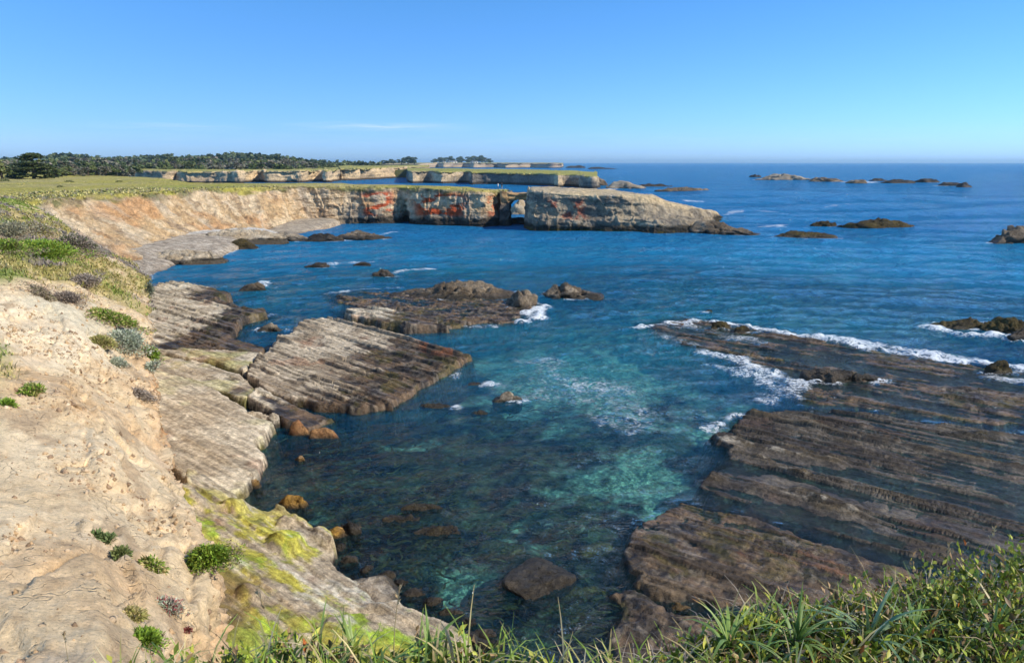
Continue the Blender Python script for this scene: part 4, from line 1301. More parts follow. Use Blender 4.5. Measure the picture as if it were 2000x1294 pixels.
rock('orange topped rock at the tip of the algae apron', 636, 684, 1020, 1050, 'gold', [0.8, 1, 0.7], name='boulder', cat='boulder')
rock('dark round rock next to the orange topped rock', 668, 706, 1013, 1044, 'black', [0.9, 1, 0.9], name='boulder', cat='boulder')
rock('grey split boulder between apron and channel', 662, 772, 1122, 1188, 'pale', [0.7, 0.9, 1, 0.9, 0.6], name='boulder', cat='boulder', rough=0.6, depth=1.9, z0=0.15)
rock('dark wet boulder at the foot of the algae apron', 845, 945, 1212, 1262, 'black', [0.6, 1, 0.9, 0.6], name='boulder', cat='boulder')
rock('rounded slab boulder sticking out of the green channel', 1003, 1102, 1078, 1162, 'dark', [0.8, 1, 1, 0.9, 0.7], name='boulder', cat='boulder', rot=-0.7, depth=1.9, rough=0.5, cuts=3, flat=0.32, height=0.22)
rock('brown rock just breaking the water below the big slab', 903, 956, 738, 753, 'dark', height=0.10, rough=2.2, lump=0.1)
rock('grey brown rock with a pale top right of the slab', 966, 1016, 758, 786, 'grey', [0.7, 1, 0.8])
rock('thin reef rib just awash left of centre', 820, 880, 783, 796, 'weed', height=0.10, rough=2.2, lump=0.1)
rock('short awash rib nearer than the thin reef rib', 920, 956, 796, 808, 'weed', height=0.10, rough=2.2, lump=0.1)
rock('weedy ridge breaking the dark water above the channel', 790, 862, 976, 996, 'weed', height=0.10, rough=2.2, lump=0.15)
rock('weedy brown crest in the dark water left of the channel', 805, 905, 1022, 1046, 'weed', height=0.10, rough=2.2, lump=0.15)
rock('low weedy rib left of the brown crest', 745, 815, 1006, 1020, 'weed', height=0.10, rough=2.2, lump=0.12)
rock('ochre rock poking out of the calm shallows', 576, 600, 888, 902, 'gold', name='boulder', cat='boulder')
rock('pale boulder at the near tip of the brown shelf', 1306, 1345, 1172, 1192, 'gold', name='boulder', cat='boulder')

# boulders lying under the clear water of the channel
for lab, x0, x1, yt, yb, kd in (('drowned green boulder right of the rounded slab boulder', 1108, 1192, 1132, 1182, 'gold'), ('large drowned boulder above the rounded slab boulder', 1125, 1210, 1032, 1088, 'gold'),
                                ('drowned pale boulder near the channel mouth', 1050, 1130, 1005, 1045, 'pale'), ('drowned brown boulder at the bottom of the channel', 1090, 1170, 1185, 1240, 'dark'),
                                ('drowned yellowish boulder left of the channel', 940, 1010, 1050, 1085, 'gold')):
    rock(lab, x0, x1, yt, yb, kd, [0.8, 1, 0.9, 0.7], name='drowned_boulder', cat='boulder', z0=-0.80, rough=0.6, cuts=8, height=0.45)

# sunlit buttress seen through the arch
rock('sunlit buttress behind the rock arch', 996, 1033, 393, 420, 'tan', [0.9, 1, 0.9, 0.6], depth=9.0, height=4.6)

rock('dark rock sill in the foot of the arch', 993, 1036, 414, 437, 'black', [0.9, 1, 0.9, 0.8], depth=5.0, height=1.5)

# wet rubble where the algae apron meets the channel
for i, (x0, x1, yt, yb) in enumerate(((655, 676, 1062, 1074), (668, 700, 1082, 1098), (700, 728, 1104, 1118), (735, 772, 1112, 1130), (770, 800, 1130, 1146), (786, 830, 1146, 1166), (826, 862, 1164, 1182), (858, 905, 1180, 1204), (900, 932, 1204, 1222), (925, 968, 1222, 1248), (955, 985, 1252, 1268))):
    rock('dark wet boulder, %s down from the apron tip along the channel' % ('first', 'second', 'third', 'fourth', 'fifth', 'sixth', 'seventh', 'eighth', 'ninth', 'tenth', 'eleventh')[i], x0, x1, yt, yb, ('black', 'dark')[i % 2], [0.7, 1, 0.8], name='boulder', cat='boulder', group='wet rubble along the channel')
# ================================================================== sea bed
def seg_dist(x, y, pts):
    d = np.full(np.shape(x), 1e9)
    for a, b in zip(pts[:-1], pts[1:]):
        e = b - a
        L2 = e @ e + 1e-9
        t = np.clip(((x - a[0]) * e[0] + (y - a[1]) * e[1]) / L2, 0, 1)
        d = np.minimum(d, np.hypot(x - a[0] - e[0] * t, y - a[1] - e[1] * t))
    return d


SAND_SPOTS = [  # clear sandy pockets that show turquoise: centre px, radius m (x, y), strength
    ((1270, 880), 2.2, 4.2, 1.0), ((1300, 960), 0.8, 2.2, 0.9), ((1190, 840), 2.6, 3.0, 0.45), ((1400, 800), 3.0, 4.0, 0.5), ((1250, 690), 9.0, 9.0, 0.75), ((1120, 760), 4.5, 4.0, 0.35), ((1450, 655), 7.0, 4.0, 0.6),
    ((830, 745), 2.6, 2.0, 0.55), ((800, 820), 2.2, 1.0, 0.6), ((860, 1130), 1.3, 1.6, 0.5), ((1000, 1010), 1.1, 3.0, 0.55), ((940, 1090), 1.2, 1.3, 0.4), ((960, 650), 6.0, 5.0, 0.55), ((560, 1000), 1.4, 1.0, 0.35),
    ((1700, 640), 12.0, 5.0, 0.45), ((1130, 690), 12.0, 11.0, 0.78), ((1330, 640), 10.0, 6.0, 0.6), ((560, 560), 10.0, 9.0, 0.25), ((1000, 545), 12, 9, 0.2), ((1150, 880), 2.0, 4.0, 0.5), ((1080, 930), 1.4, 3.0, 0.4)]


def sand_map(x, y):
    s = np.zeros(np.shape(x))
    wx = x + 1.2 * fbm2(x * 0.4, y * 0.4, 3, 501); wy = y + 1.8 * fbm2(x * 0.4, y * 0.4, 3, 502)
    for (p, rx, ry, k) in SAND_SPOTS:
        c = at(*p)
        s = np.maximum(s, k * np.exp(-(((wx - c[0]) / rx) ** 2 + ((wy - c[1]) / ry) ** 2)))
    return s


def bed_h(x, y):
    r = np.hypot(x, y)
    z = -0.75 - 0.045 * np.clip(r - 20, 0, 60) - 0.02 * np.clip(r - 80, 0, 200)
    z = z - 0.5 * sand_map(x, y) + 0.42 * fbm2(x * 0.35, y * 0.35, 4, 510) + 0.10 * fbm2(x * 1.7, y * 1.7, 3, 512)
    # shallow against the pale ledge
    z = z + 0.55 * ss(6, 0, np.hypot(x + 10.5, (y - 27) * 0.6))
    return z


nr, na = 300, 360
rr = 9 * (400 / 9) ** (np.linspace(0, 1, nr))
aa = np.linspace(R(-60), R(60), na)
AA, RR = np.meshgrid(aa, rr)
X, Y = RR * np.sin(AA), RR * np.cos(AA)
Z = bed_h(X, Y)
sm = sand_map(X, Y)
weed = lerp(np.array((0.012, 0.012, 0.026)), np.array((0.13, 0.115, 0.06)), ss(-0.02, 0.20, fbm2(X * 1.1, Y * 1.1, 6, 520, 0.65)))
weed = lerp(weed, np.array((0.26, 0.26, 0.13)), 0.7 * ss(0.15, 0.45, fbm2(X * 0.6, Y * 0.6, 4, 522)))
bc = lerp(weed, np.array((0.62, 0.72, 0.50)), np.clip(ss(0.24, 0.62, sm + 0.45 * fbm2(X * 0.8, Y * 0.8, 4, 524)), 0, 1))
bc = lerp(bc, np.array((0.20, 0.16, 0.11)), 0.7 * ss(-9, -11, X + 1.0 * fbm2(X * 0.8, Y * 0.8, 3, 526)) * ss(33, 29, Y))
link('seabed', raw_mesh('seabed', np.stack((X, Y, Z), -1).reshape(-1, 3), grid_quads(nr, na), bc.reshape(-1, 3), True, {'wet': np.zeros(nr * na)}), M_ROCK, kind='structure')


# ================================================================== the sea
def foam_strokes():
    S = []      # (px polyline, width m, strength)
    S.append(([(1300, 632), (1390, 628), (1500, 645), (1590, 660), (1700, 680), (1800, 697), (1900, 708), (1990, 718), (2100, 735)], 0.9, 0.95))
    S.append(([(1590, 655), (1700, 672), (1800, 690), (1880, 700)], 1.5, 0.9))
    S.append(([(1240, 640), (1300, 632)], 0.6, 0.8))
    S.append(([(1270, 650), (1330, 662), (1400, 690)], 1.3, 0.5))
    S.append(([(1330, 632), (1420, 655), (1480, 668)], 1.6, 0.6))
    S.append(([(1380, 690), (1440, 700), (1500, 728), (1545, 745), (1540, 770)], 1.3, 0.82))
    S.append(([(1400, 715), (1480, 735), (1530, 760), (1510, 785)], 1.2, 0.7))
    S.append(([(1380, 835), (1420, 820), (1440, 810)], 0.7, 0.8))
    S.append(([(1350, 800), (1400, 830), (1395, 850)], 0.7, 0.5))
    S.append(([(1010, 705), (1060, 715), (1100, 740), (1150, 760), (1210, 770), (1240, 800)], 2.6, 0.54))
    S.append(([(1030, 780), (1100, 770), (1180, 790), (1240, 830)], 2.2, 0.54))
    S.append(([(1050, 740), (1010, 760), (960, 750)], 1.2, 0.4))
    S.append(([(1560, 745), (1700, 765), (1850, 785), (2000, 800)], 0.7, 0.4))
    S.append(([(1190, 690), (1280, 690), (1360, 685)], 0.5, 0.45))
    S.append(([(1025, 612), (1060, 600), (1050, 620), (1020, 628)], 1.0, 1.0))
    S.append(([(860, 640), (900, 636), (960, 636)], 0.9, 0.6))
    S.append(([(940, 640), (1060, 632), (1160, 622)], 0.8, 0.35))
    S.append(([(640, 575), (700, 565), (780, 563)], 0.7, 0.7))
    S.append(([(768, 534), (800, 526), (840, 524)], 1.0, 0.8))
    S.append(([(640, 516), (690, 513), (725, 512)], 1.2, 0.7))
    S.append(([(515, 560), (520, 548), (480, 566)], 0.7, 0.9))
    S.append(([(540, 560), (580, 552), (600, 560)], 0.8, 0.5))
    S.append(([(290, 545), (300, 530), (340, 512), (400, 503), (440, 497), (470, 485)], 0.8, 0.8))
    S.append(([(300, 545), (320, 530), (370, 518), (430, 508)], 0.9, 0.35))
    S.append(([(600, 466), (660, 470), (720, 462), (770, 452)], 1.2, 0.7))
    S.append(([(560, 470), (620, 462), (640, 445)], 1.0, 0.5))
    S.append(([(870, 715), (905, 705), (890, 735)], 0.8, 0.55))
    S.append(([(1060, 585), (1120, 592), (1170, 590)], 0.7, 0.35))
    S.append(([(1160, 605), (1230, 580), (1300, 560), (1370, 555)], 2.0, 0.30))
    S.append(([(1820, 640), (1880, 652), (1960, 655), (2020, 660)], 1.1, 1.0))
    S.append(([(1800, 630), (1850, 636), (1920, 628)], 0.8, 0.6))
    S.append(([(1925, 735), (1980, 745), (2060, 755)], 1.0, 0.7))
    S.append(([(1510, 462), (1580, 466), (1640, 464)], 1.3, 0.8))
    S.append(([(1630, 440), (1650, 442)], 1.5, 0.8))
    S.append(([(1335, 392), (1400, 394), (1480, 396), (1540, 398)], 2.2, 0.8))
    S.append(([(1600, 408), (1640, 404), (1675, 402)], 2.0, 0.7))
    S.append(([(1410, 420), (1450, 412), (1500, 414), (1560, 420)], 2.4, 0.7))
    S.append(([(1490, 445), (1525, 438), (1520, 446)], 1.6, 0.8))
    S.append(([(1400, 408), (1440, 404)], 1.5, 0.5))
    S.append(([(1180, 372), (1215, 367)], 4.0, 0.9))
    S.append(([(1625, 354), (1660, 356)], 5.0, 1.0)); S.append(([(1695, 356), (1725, 354)], 6.0, 1.0)); S.append(([(1780, 360), (1860, 362)], 5.0, 1.0))
    S.append(([(1090, 1250), (1140, 1220), (1080, 1230), (1010, 1260)], 0.5, 0.42))
    S.append(([(700, 1040), (760, 1060)], 0.4, 0.3))
    S.append(([(1040, 444), (1010, 446)], 1.2, 0.35))
    return [(np.array([at(*p)[:2] for p in pl]), w, k) for pl, w, k in S]


nr, na = 560, 540
tt = np.linspace(0, 1, nr)
H_ = EYE
depr = R(52) * (1 - tt) ** 1.0 + R(0.015) * tt
# rows evenly spread in depression angle near, geometric far out
rr = H_ / np.tan(depr)
rr = np.minimum(rr, 20000)
far_i = np.searchsorted(rr, 1500)
rr = np.concatenate((rr[:far_i], 1500 * (20000 / 1500) ** np.linspace(0, 1, 24)))
nr = len(rr)
aa = np.linspace(R(-58), R(58), na)
AA, RR = np.meshgrid(aa, rr)
X, Y = RR * np.sin(AA), RR * np.cos(AA)
bed = bed_h(X, Y)
near = RR < 120
sh = np.full(X.shape, -50.0)
sh[near] = shelf_height(X[near], Y[near])
depth = np.clip(-np.maximum(bed, sh), 0.0, 30)
foam = np.zeros(X.shape)
for pl, w, k in foam_strokes():
    lo, hi = pl.min(0) - 3 * w, pl.max(0) + 3 * w
    m = (X > lo[0]) & (X < hi[0]) & (Y > lo[1]) & (Y < hi[1])
    if m.any():
        wob = w * 0.8 * fbm2(X[m] * 0.8 / max(w, 0.6), Y[m] * 0.8 / max(w, 0.6), 3, 540)
        dd = np.maximum(seg_dist(X[m], Y[m], pl) + wob, 0)
        foam[m] = np.maximum(foam[m], k * np.exp(-(dd / w) ** 2))
# thin wash lines where shelves break the surface
shore = np.exp(-((sh + 0.02) / 0.05) ** 2) * ss(-0.1, 0.3, fbm2(X * 0.35, Y * 0.35, 3, 545)) * (Y > 30)
foam = np.maximum(foam, 0.40 * shore)
# broken wash round the sea rocks
for (cx, cy, ax_, by_, an, z0) in ROCKS:
    if cy < 38 or z0 < -0.1 or z0 > 0.3 or cy > 700:
        continue
    rg_ = max(ax_, by_) + 3.5
    m = (np.abs(X - cx) < rg_) & (np.abs(Y - cy) < rg_)
    if not m.any():
        continue
    ca, sa = math.cos(an), math.sin(an)
    lx = (X[m] - cx) * ca + (Y[m] - cy) * sa
    ly = -(X[m] - cx) * sa + (Y[m] - cy) * ca
    rho = np.hypot(lx / ax_, ly / by_) - 1.0
    wd = 0.35 + 0.0025 * cy
    dist_ = np.abs(rho - 0.03) * min(ax_, by_)
    gate = ss(-0.05, 0.3, fbm2(X[m] * 0.45 + cx, Y[m] * 0.45, 3, 547))
    foam[m] = np.maximum(foam[m], 0.80 * gate * np.exp(-(dist_ / wd) ** 2))
# waves: real relief, smaller inside the cove and over the reefs
calm = 0.10 + 0.90 * ss(28, 110, RR)
shal = ss(0.05, 0.9, depth)
lamp = np.clip(1.2 * RR * RR / (H_ * 683), 0.05, 60)      # size of a cell; drop waves the sheet cannot carry
wav = np.zeros(X.shape)
rg = np.random.default_rng(5)
for L, A in ((60.0, 0.60), (38.0, 0.42), (24.0, 0.30), (16.0, 0.20), (11.0, 0.10), (7.3, 0.08), (4.6, 0.055), (3.1, 0.045), (2.0, 0.032), (1.3, 0.022), (0.85, 0.014)):
    for _ in range(3):
        th = R(-68) + rg.normal(0, 0.45)
        ph = rg.uniform(0, 6.28)
        kx, ky = math.cos(th) / L * 6.283, math.sin(th) / L * 6.283
        jit = 2.0 * vn2(X / (L * 2.2) + ph, Y / (L * 2.2), int(L * 10))
        wav += A * 0.6 * np.sin(kx * X + ky * Y + ph + jit) * ss(0.6, 0.15, lamp / L) * (ss(90, 320, RR) if L > 12 else 1.0)
wav = wav * calm * (0.12 + 0.88 * shal)
wav = wav + 0.75 * np.clip(foam - 0.45, 0, 1) * np.clip(fbm2(X * 1.6, Y * 1.6, 4, 550) + 0.4, 0, 1) * (RR < 120)
Zw = wav
opac = 1 - np.exp(-depth * (0.085 + 0.10 * ss(26, 50, RR)))
opac = np.maximum(opac, ss(60, 115, RR))
teal = np.clip(sand_map(X, Y) * 1.0 + 0.22 * ss(40, 70, Y) * ss(150, 105, Y) + 0.28 * ss(0.05, 0.5, fbm2(X * 0.05, Y * 0.03, 3, 552)) * ss(130, 60, RR), 0, 1)
Zw[RR > 2500] = 0
cove = 0.8 * ss(46, 24, RR + 5 * fbm2(X * 0.1, Y * 0.1, 3, 556))


def sea_material():
    k = NT('sea_water')
    p = k.pos()
    flat = k.mapping(p, (1, 1, 0))
    m1 = k.mapping(flat, (0.75, 1.5, 0), (0, 0, R(-20)))
    m2 = k.mapping(flat, (0.8, 1.35, 0), (0, 0, R(15)))
    n0 = k.noise(k.mapping(flat, (0.6, 1.0, 0), (0, 0, R(8))), 0.20, 2, 0.5, 0.3)
    n00 = k.noise(k.mapping(flat, (0.5, 1.0, 0), (0, 0, R(4))), 0.055, 2, 0.5, 0.3)
    n1 = k.noise(m1, 0.55, 3, 0.55)
    n2 = k.noise(m2, 1.9, 3, 0.55, 0.4)
    n3 = k.noise(m1, 6.0, 3, 0.6, 0.3)
    h = k.math('ADD', k.math('ADD', k.math('ADD', k.math('MULTIPLY', n0, k.attr('swell')), k.math('MULTIPLY', n00, k.attr('sea_swell'))), k.math('MULTIPLY', n1, k.attr('chop'))), k.math('ADD', k.math('MULTIPLY', n2, k.attr('ripple')), k.math('MULTIPLY', n3, 0.20)))
    nb = k.bump(h, 1.0, 0.75)
    body_c = k.mix(k.attr('teal'), (0.010, 0.150, 0.350), (0.016, 0.370, 0.460))
    # broad drifting differences in the water itself
    nn = k.noise(k.mapping(flat, (0.6, 1.6, 0)), 0.03, 4, 0.6)
    body_c = k.mix(k.maprange(nn, 0.35, 0.7, 0, 0.55), body_c, (0.019, 0.245, 0.510))
    body_c = k.mix(k.attr('cove'), body_c, (0.006, 0.100, 0.115))
    body = k.n('ShaderNodeBsdfDiffuse'); k.set(body.inputs['Color'], body_c); k.set(body.inputs['Normal'], nb)
    tr = k.n('ShaderNodeBsdfTransparent'); k.set(tr.inputs['Color'], (0.56, 0.90, 0.94))
    mx = k.n('ShaderNodeMixShader'); k.set(mx.inputs[0], k.attr('opac'))
    k.t.links.new(tr.outputs[0], mx.inputs[1]); k.t.links.new(body.outputs[0], mx.inputs[2])
    gl = k.n('ShaderNodeBsdfGlossy'); k.set(gl.inputs['Color'], (0.95, 0.97, 1)); k.set(gl.inputs['Roughness'], 0.06); k.set(gl.inputs['Normal'], nb)
    fr = k.n('ShaderNodeFresnel'); k.set(fr.inputs['IOR'], 1.33); k.set(fr.inputs['Normal'], nb)
    fac = k.math('MINIMUM', fr.outputs[0], 0.88)
    mw = k.n('ShaderNodeMixShader'); k.set(mw.inputs[0], fac)
    k.t.links.new(mx.outputs[0], mw.inputs[1]); k.t.links.new(gl.outputs[0], mw.inputs[2])
    # foam: broken lace
    l1 = k.noise(flat, 1.1, 5, 0.7, 1.5)
    l3 = k.noise(k.mapping(flat, (0.8, 1.2, 0)), 5.0, 4, 0.7, 1.2)
    l2 = k.noise(flat, 0.5, 4, 0.6, 0.8)
    rid = k.math('SUBTRACT', 1.0, k.math('ABSOLUTE', k.math('MULTIPLY', k.math('SUBTRACT', l1, 0.5), 6.0)))
    lace = k.math('ADD', k.math('ADD', k.math('MULTIPLY', rid, 0.42), k.math('MULTIPLY', l2, 0.75)), k.math('MULTIPLY', k.math('SUBTRACT', l3, 0.5), 1.1))
    fo = k.math('SUBTRACT', k.math('MULTIPLY', k.attr('foam'), 0.85), k.math('SUBTRACT', 1.16, lace))
    fm = k.maprange(fo, -0.06, 0.42, 0, 0.92, True)
    wh = k.n('ShaderNodeBsdfDiffuse'); k.set(wh.inputs['Color'], (0.70, 0.73, 0.74))
    fin = k.n('ShaderNodeMixShader'); k.set(fin.inputs[0], fm)
    k.t.links.new(mw.outputs[0], fin.inputs[1]); k.t.links.new(wh.outputs[0], fin.inputs[2])
    return k.done(fin.outputs[0])


M_SEA = sea_material()
foam = np.where(foam > 0.02, foam, 0)
sea = link('sea', raw_mesh('sea', np.stack((X, Y, Zw), -1).reshape(-1, 3), grid_quads(nr, na), None, True, {'opac': opac, 'foam': foam, 'teal': teal, 'cove': cove, 'swell': 0.02 + 4.2 * ss(35, 160, RR), 'chop': 0.50 + 2.4 * ss(28, 80, RR), 'ripple': 1.0 + 0.2 * ss(28, 80, RR), 'sea_swell': 16.0 * ss(110, 420, RR)}), M_SEA, kind='structure')


# ================================================================== drifting kelp just under the surface
def kelp():
    rg = np.random.default_rng(91)
    zones = [((730, 990), 2.2, 130), ((850, 1035), 2.0, 150), ((800, 930), 3.0, 130), ((900, 860), 3.2, 110), ((700, 880), 2.6, 70), ((1120, 1190), 1.2, 50), ((960, 1160), 1.0, 40), ((1010, 820), 2.6, 60), ((760, 1110), 1.2, 60), ((1060, 1010), 1.4, 50)]
    V, Q, C = [], [], []
    n0 = 0
    for (p, r, n) in zones:
        c = at(*p)
        for _ in range(n):
            x = c[0] + rg.normal(0, r * 0.6); y = c[1] + rg.normal(0, r * 0.6)
            if shelf_height(np.array([x]), np.array([y]))[0] > -0.05:
                continue
            a = R(-20) + rg.normal(0, 0.7)
            L = rg.uniform(0.35, 1.0); W = rg.uniform(0.025, 0.06)
            z = rg.uniform(-0.30, -0.03)
            col = np.array(((0.16, 0.11, 0.03), (0.10, 0.075, 0.025), (0.20, 0.15, 0.05))[rg.integers(3)]) * rg.uniform(0.7, 1.3)
            ph = rg.uniform(0, 6.28)
            k = 6
            for i, t in enumerate(np.linspace(0, 1, k)):
                wob = 0.12 * L * math.sin(ph + 5 * t)
                px, py = x + math.cos(a) * L * t - math.sin(a) * wob, y + math.sin(a) * L * t + math.cos(a) * wob
                w = W * (0.4 + math.sin(math.pi * min(1, t * 0.9 + 0.1))) * (1 + 0.3 * math.sin(9 * t + ph))
                zz = z - 0.12 * (1 - t) * L + 0.02 * math.sin(7 * t + ph)
                V += [(px - math.sin(a) * w, py + math.cos(a) * w, zz + 0.01), (px + math.sin(a) * w, py - math.cos(a) * w, zz)]
                C += [col, col * 0.9]
                if i:
                    b = n0 + 2 * i
                    Q.append((b - 2, b - 1, b + 1, b))
            n0 += 2 * k
    return raw_mesh('kelp', np.array(V), np.array(Q), np.array(C), True)


link('kelp', kelp(), M_LEAF, label='brown kelp drifting just under the clear water of the cove', cat='kelp', kind='stuff')
# ================================================================== foliage builders
def blades(base, up, length, width, bend, col0, col1, segs=4, seed=0):
    """arching strap blades; all arrays of n; returns verts, quads, cols"""
    rg = np.random.default_rng(seed)
    n = len(base)
    ang = rg.uniform(0, 2 * math.pi, n)
    lean = np.stack((np.cos(ang), np.sin(ang), np.zeros(n)), -1)
    side = np.stack((-np.sin(ang), np.cos(ang), np.zeros(n)), -1)
    twist = rg.normal(0, 0.5, n)
    side = side * np.cos(twist)[:, None] + lean * np.sin(twist)[:, None]
    t = np.linspace(0, 1, segs + 1)
    V = np.zeros((n, segs + 1, 2, 3)); C = np.zeros((n, segs + 1, 2, 3))
    for i, s in enumerate(t):
        L = length * s
        b = bend * s
        cen = base + up * (L * np.cos(b * 0.9))[:, None] + lean * (L * np.sin(b * 0.9))[:, None]
        w = width * (1 - s ** 2.2) * (0.65 + 0.35 * min(1, s * 4)) * 0.5 + 0.0008
        V[:, i, 0] = cen - side * w[:, None]
        V[:, i, 1] = cen + side * w[:, None]
        C[:, i, :] = (col0 + (col1 - col0) * s ** 1.5)[:, None, :]
    idx = np.arange(n * (segs + 1) * 2).reshape(n, segs + 1, 2)
    Q = np.stack((idx[:, :-1, 0], idx[:, :-1, 1], idx[:, 1:, 1], idx[:, 1:, 0]), -1).reshape(-1, 4)
    return V.reshape(-1, 3), Q, C.reshape(-1, 3)


def leaves(cen, axis, nrm, L, W, col, fold=0.25, simple=False):
    """folded leaf: 6 verts, 2 quads"""
    n = len(cen)
    axis = axis / (np.linalg.norm(axis, axis=1, keepdims=True) + 1e-9)
    side = np.cross(axis, nrm); side /= (np.linalg.norm(side, axis=1, keepdims=True) + 1e-9)
    up = np.cross(side, axis)
    L = np.broadcast_to(L, n)[:, None]; W = np.broadcast_to(W, n)[:, None]
    b = cen; m = cen + axis * L * 0.5; t = cen + axis * L
    P = np.stack((b, m - side * W * 0.5 + up * W * fold, m - up * W * 0.05, m + side * W * 0.5 + up * W * fold, t), 1)
    if simple:
        P = np.stack((b, m - side * W * 0.5, m + side * W * 0.5, t), 1)
        i = np.arange(n)[:, None] * 4
        return P.reshape(-1, 3), np.concatenate((i + [[0, 2, 1]], i + [[1, 2, 3]])), np.repeat(col[:, None, :], 4, 1).reshape(-1, 3)
    i = np.arange(n)[:, None] * 5
    T = np.concatenate((i + [[0, 2, 1]], i + [[1, 2, 4]], i + [[0, 3, 2]], i + [[2, 3, 4]]))
    C = np.repeat(col[:, None, :], 5, 1)
    return P.reshape(-1, 3), T, C.reshape(-1, 3)


class Bag:
    def __init__(self): self.v, self.q, self.t, self.c, self.n = [], [], [], [], 0

    def quads(self, V, Q, C):
        self.v.append(V); self.q.append(Q + self.n); self.c.append(C); self.n += len(V)

    def tris(self, V, T, C):
        self.v.append(V); self.t.append(T + self.n); self.c.append(C); self.n += len(V)

    def mesh(self, name):
        return raw_mesh(name, np.concatenate(self.v), np.concatenate(self.q) if self.q else None, np.concatenate(self.c), False,
                        {}, np.concatenate(self.t) if self.t else None)


def rand_dirs(n, rg, zmin=-1.0):
    z = rg.uniform(zmin, 1, n); a = rg.uniform(0, 2 * math.pi, n); r = np.sqrt(1 - z * z)
    return np.stack((r * np.cos(a), r * np.sin(a), z), -1)


def pick(rg, n, cols, w=None, var=0.18):
    cols = np.asarray(cols, float)
    c = cols[rg.choice(len(cols), n, p=w)]
    return np.clip(c * (1 + rg.normal(0, var, (n, 1))), 0.005, 0.9)


# ------------------------------------------------------------------ plants on the bluff
def bush_mesh(r, n, leaf, cols, seed, squash=0.7, droop=0.0, twigs=0, tw_col=(0.16, 0.12, 0.09), w=None):
    rg = np.random.default_rng(seed)
    bag = Bag()
    d = rand_dirs(n, rg, -0.25)
    rad = r * (0.72 + 0.22 * fbm3(d[:, 0] * 2.2, d[:, 1] * 2.2, d[:, 2] * 2.2, 3, seed) + 0.10 * rg.normal(size=n) - 0.5 * rg.random(n) ** 3)
    cen = d * rad[:, None] * np.array((1, 1, squash)) + np.array((0, 0, 0.25 * r))
    ax = d + 0.6 * rg.normal(size=(n, 3)) + np.array((0, 0, 0.3 - droop))
    bag.tris(*leaves(cen, ax, rand_dirs(n, rg), leaf * rg.uniform(0.6, 1.3, n), leaf * rg.uniform(0.3, 0.5, n), pick(rg, n, cols, w)))
    # ragged skirt: runners, litter and seedlings creeping out from the clump
    m = n // 2 if n > 700 else 0
    a = rg.uniform(0, 6.283, m)
    lob = 0.5 + 0.5 * fbm2(np.cos(a) * 2.5 + seed, np.sin(a) * 2.5, 3, seed + 3)
    q = r * (0.6 + (0.3 + 1.5 * lob) * rg.random(m) ** 1.6)
    cen = np.stack((q * np.cos(a), q * np.sin(a), 0.12 * r + 0.06 * r * rg.random(m)), -1)
    lit = np.where((rg.random(m) < 0.45)[:, None], pick(rg, m, [(0.34, 0.26, 0.17), (0.24, 0.18, 0.12)]), pick(rg, m, cols, w))
    bag.tris(*leaves(cen, rand_dirs(m, rg, -0.1), rand_dirs(m, rg), leaf * rg.uniform(0.5, 1.1, m), leaf * rg.uniform(0.25, 0.45, m), lit))
    if twigs:
        base = rg.normal(0, r * 0.25, (twigs, 3)) * np.array((1, 1, 0.2))
        c = np.tile(np.array(tw_col), (twigs, 1)) * rg.uniform(0.7, 1.5, (twigs, 1))
        bag.quads(*blades(base, np.tile((0, 0, 1.0), (twigs, 1)), r * rg.uniform(0.6, 1.3, twigs), np.full(twigs, 0.012 + 0.01 * r), rg.uniform(0.4, 1.7, twigs), c, c * 1.2, 3, seed))
    return bag.mesh('foliage')


def on_bluff(px, py):
    loc = None
    for k in range(40):       # step inland if the rim falls just short here
        loc, nrm = hit(BVH_BLUFF, px - 3 * k, py)
        if loc is not None and loc.z > 3.0:
            break
    return np.array(loc), np.array(nrm)


def bluff_bush(name, cat, label, px, py, width_px, n, leaf_px, cols, squash=0.7, droop=0.0, twigs=0, tw_col=(0.16, 0.12, 0.09), w=None, stretch=(1, 1), group=None):
    loc, nrm = on_bluff(px, py)
    dist = np.linalg.norm(loc - np.array((0, 0, EYE)))
    r = 0.5 * width_px * dist / F_PX
    me = bush_mesh(r, int(n * 2.4), 0.62 * leaf_px * dist / F_PX, cols, int(px * 13 + py), squash, droop, twigs, tw_col, w)
    o = link(name, me, M_LEAF, label=label, cat=cat, group=group)
    o.location = loc - nrm * 0.1 * r
    q = Vector((0, 0, 1)).lerp(Vector(nrm), 0.6).to_track_quat('Z', 'Y')
    o.rotation_euler = q.to_euler()
    o.scale = (stretch[0], stretch[1], 1)
    return o


SILVER = [(0.46, 0.50, 0.38), (0.56, 0.58, 0.47), (0.34, 0.40, 0.27)]
LUSH = [(0.20, 0.32, 0.03), (0.27, 0.38, 0.05), (0.13, 0.22, 0.03)]
OLIVE = [(0.27, 0.27, 0.08), (0.19, 0.22, 0.06), (0.36, 0.30, 0.12)]
DEAD = [(0.38, 0.32, 0.26), (0.48, 0.40, 0.32), (0.27, 0.22, 0.17)]
STRAWG = [(0.50, 0.41, 0.18), (0.40, 0.36, 0.13), (0.30, 0.31, 0.09)]

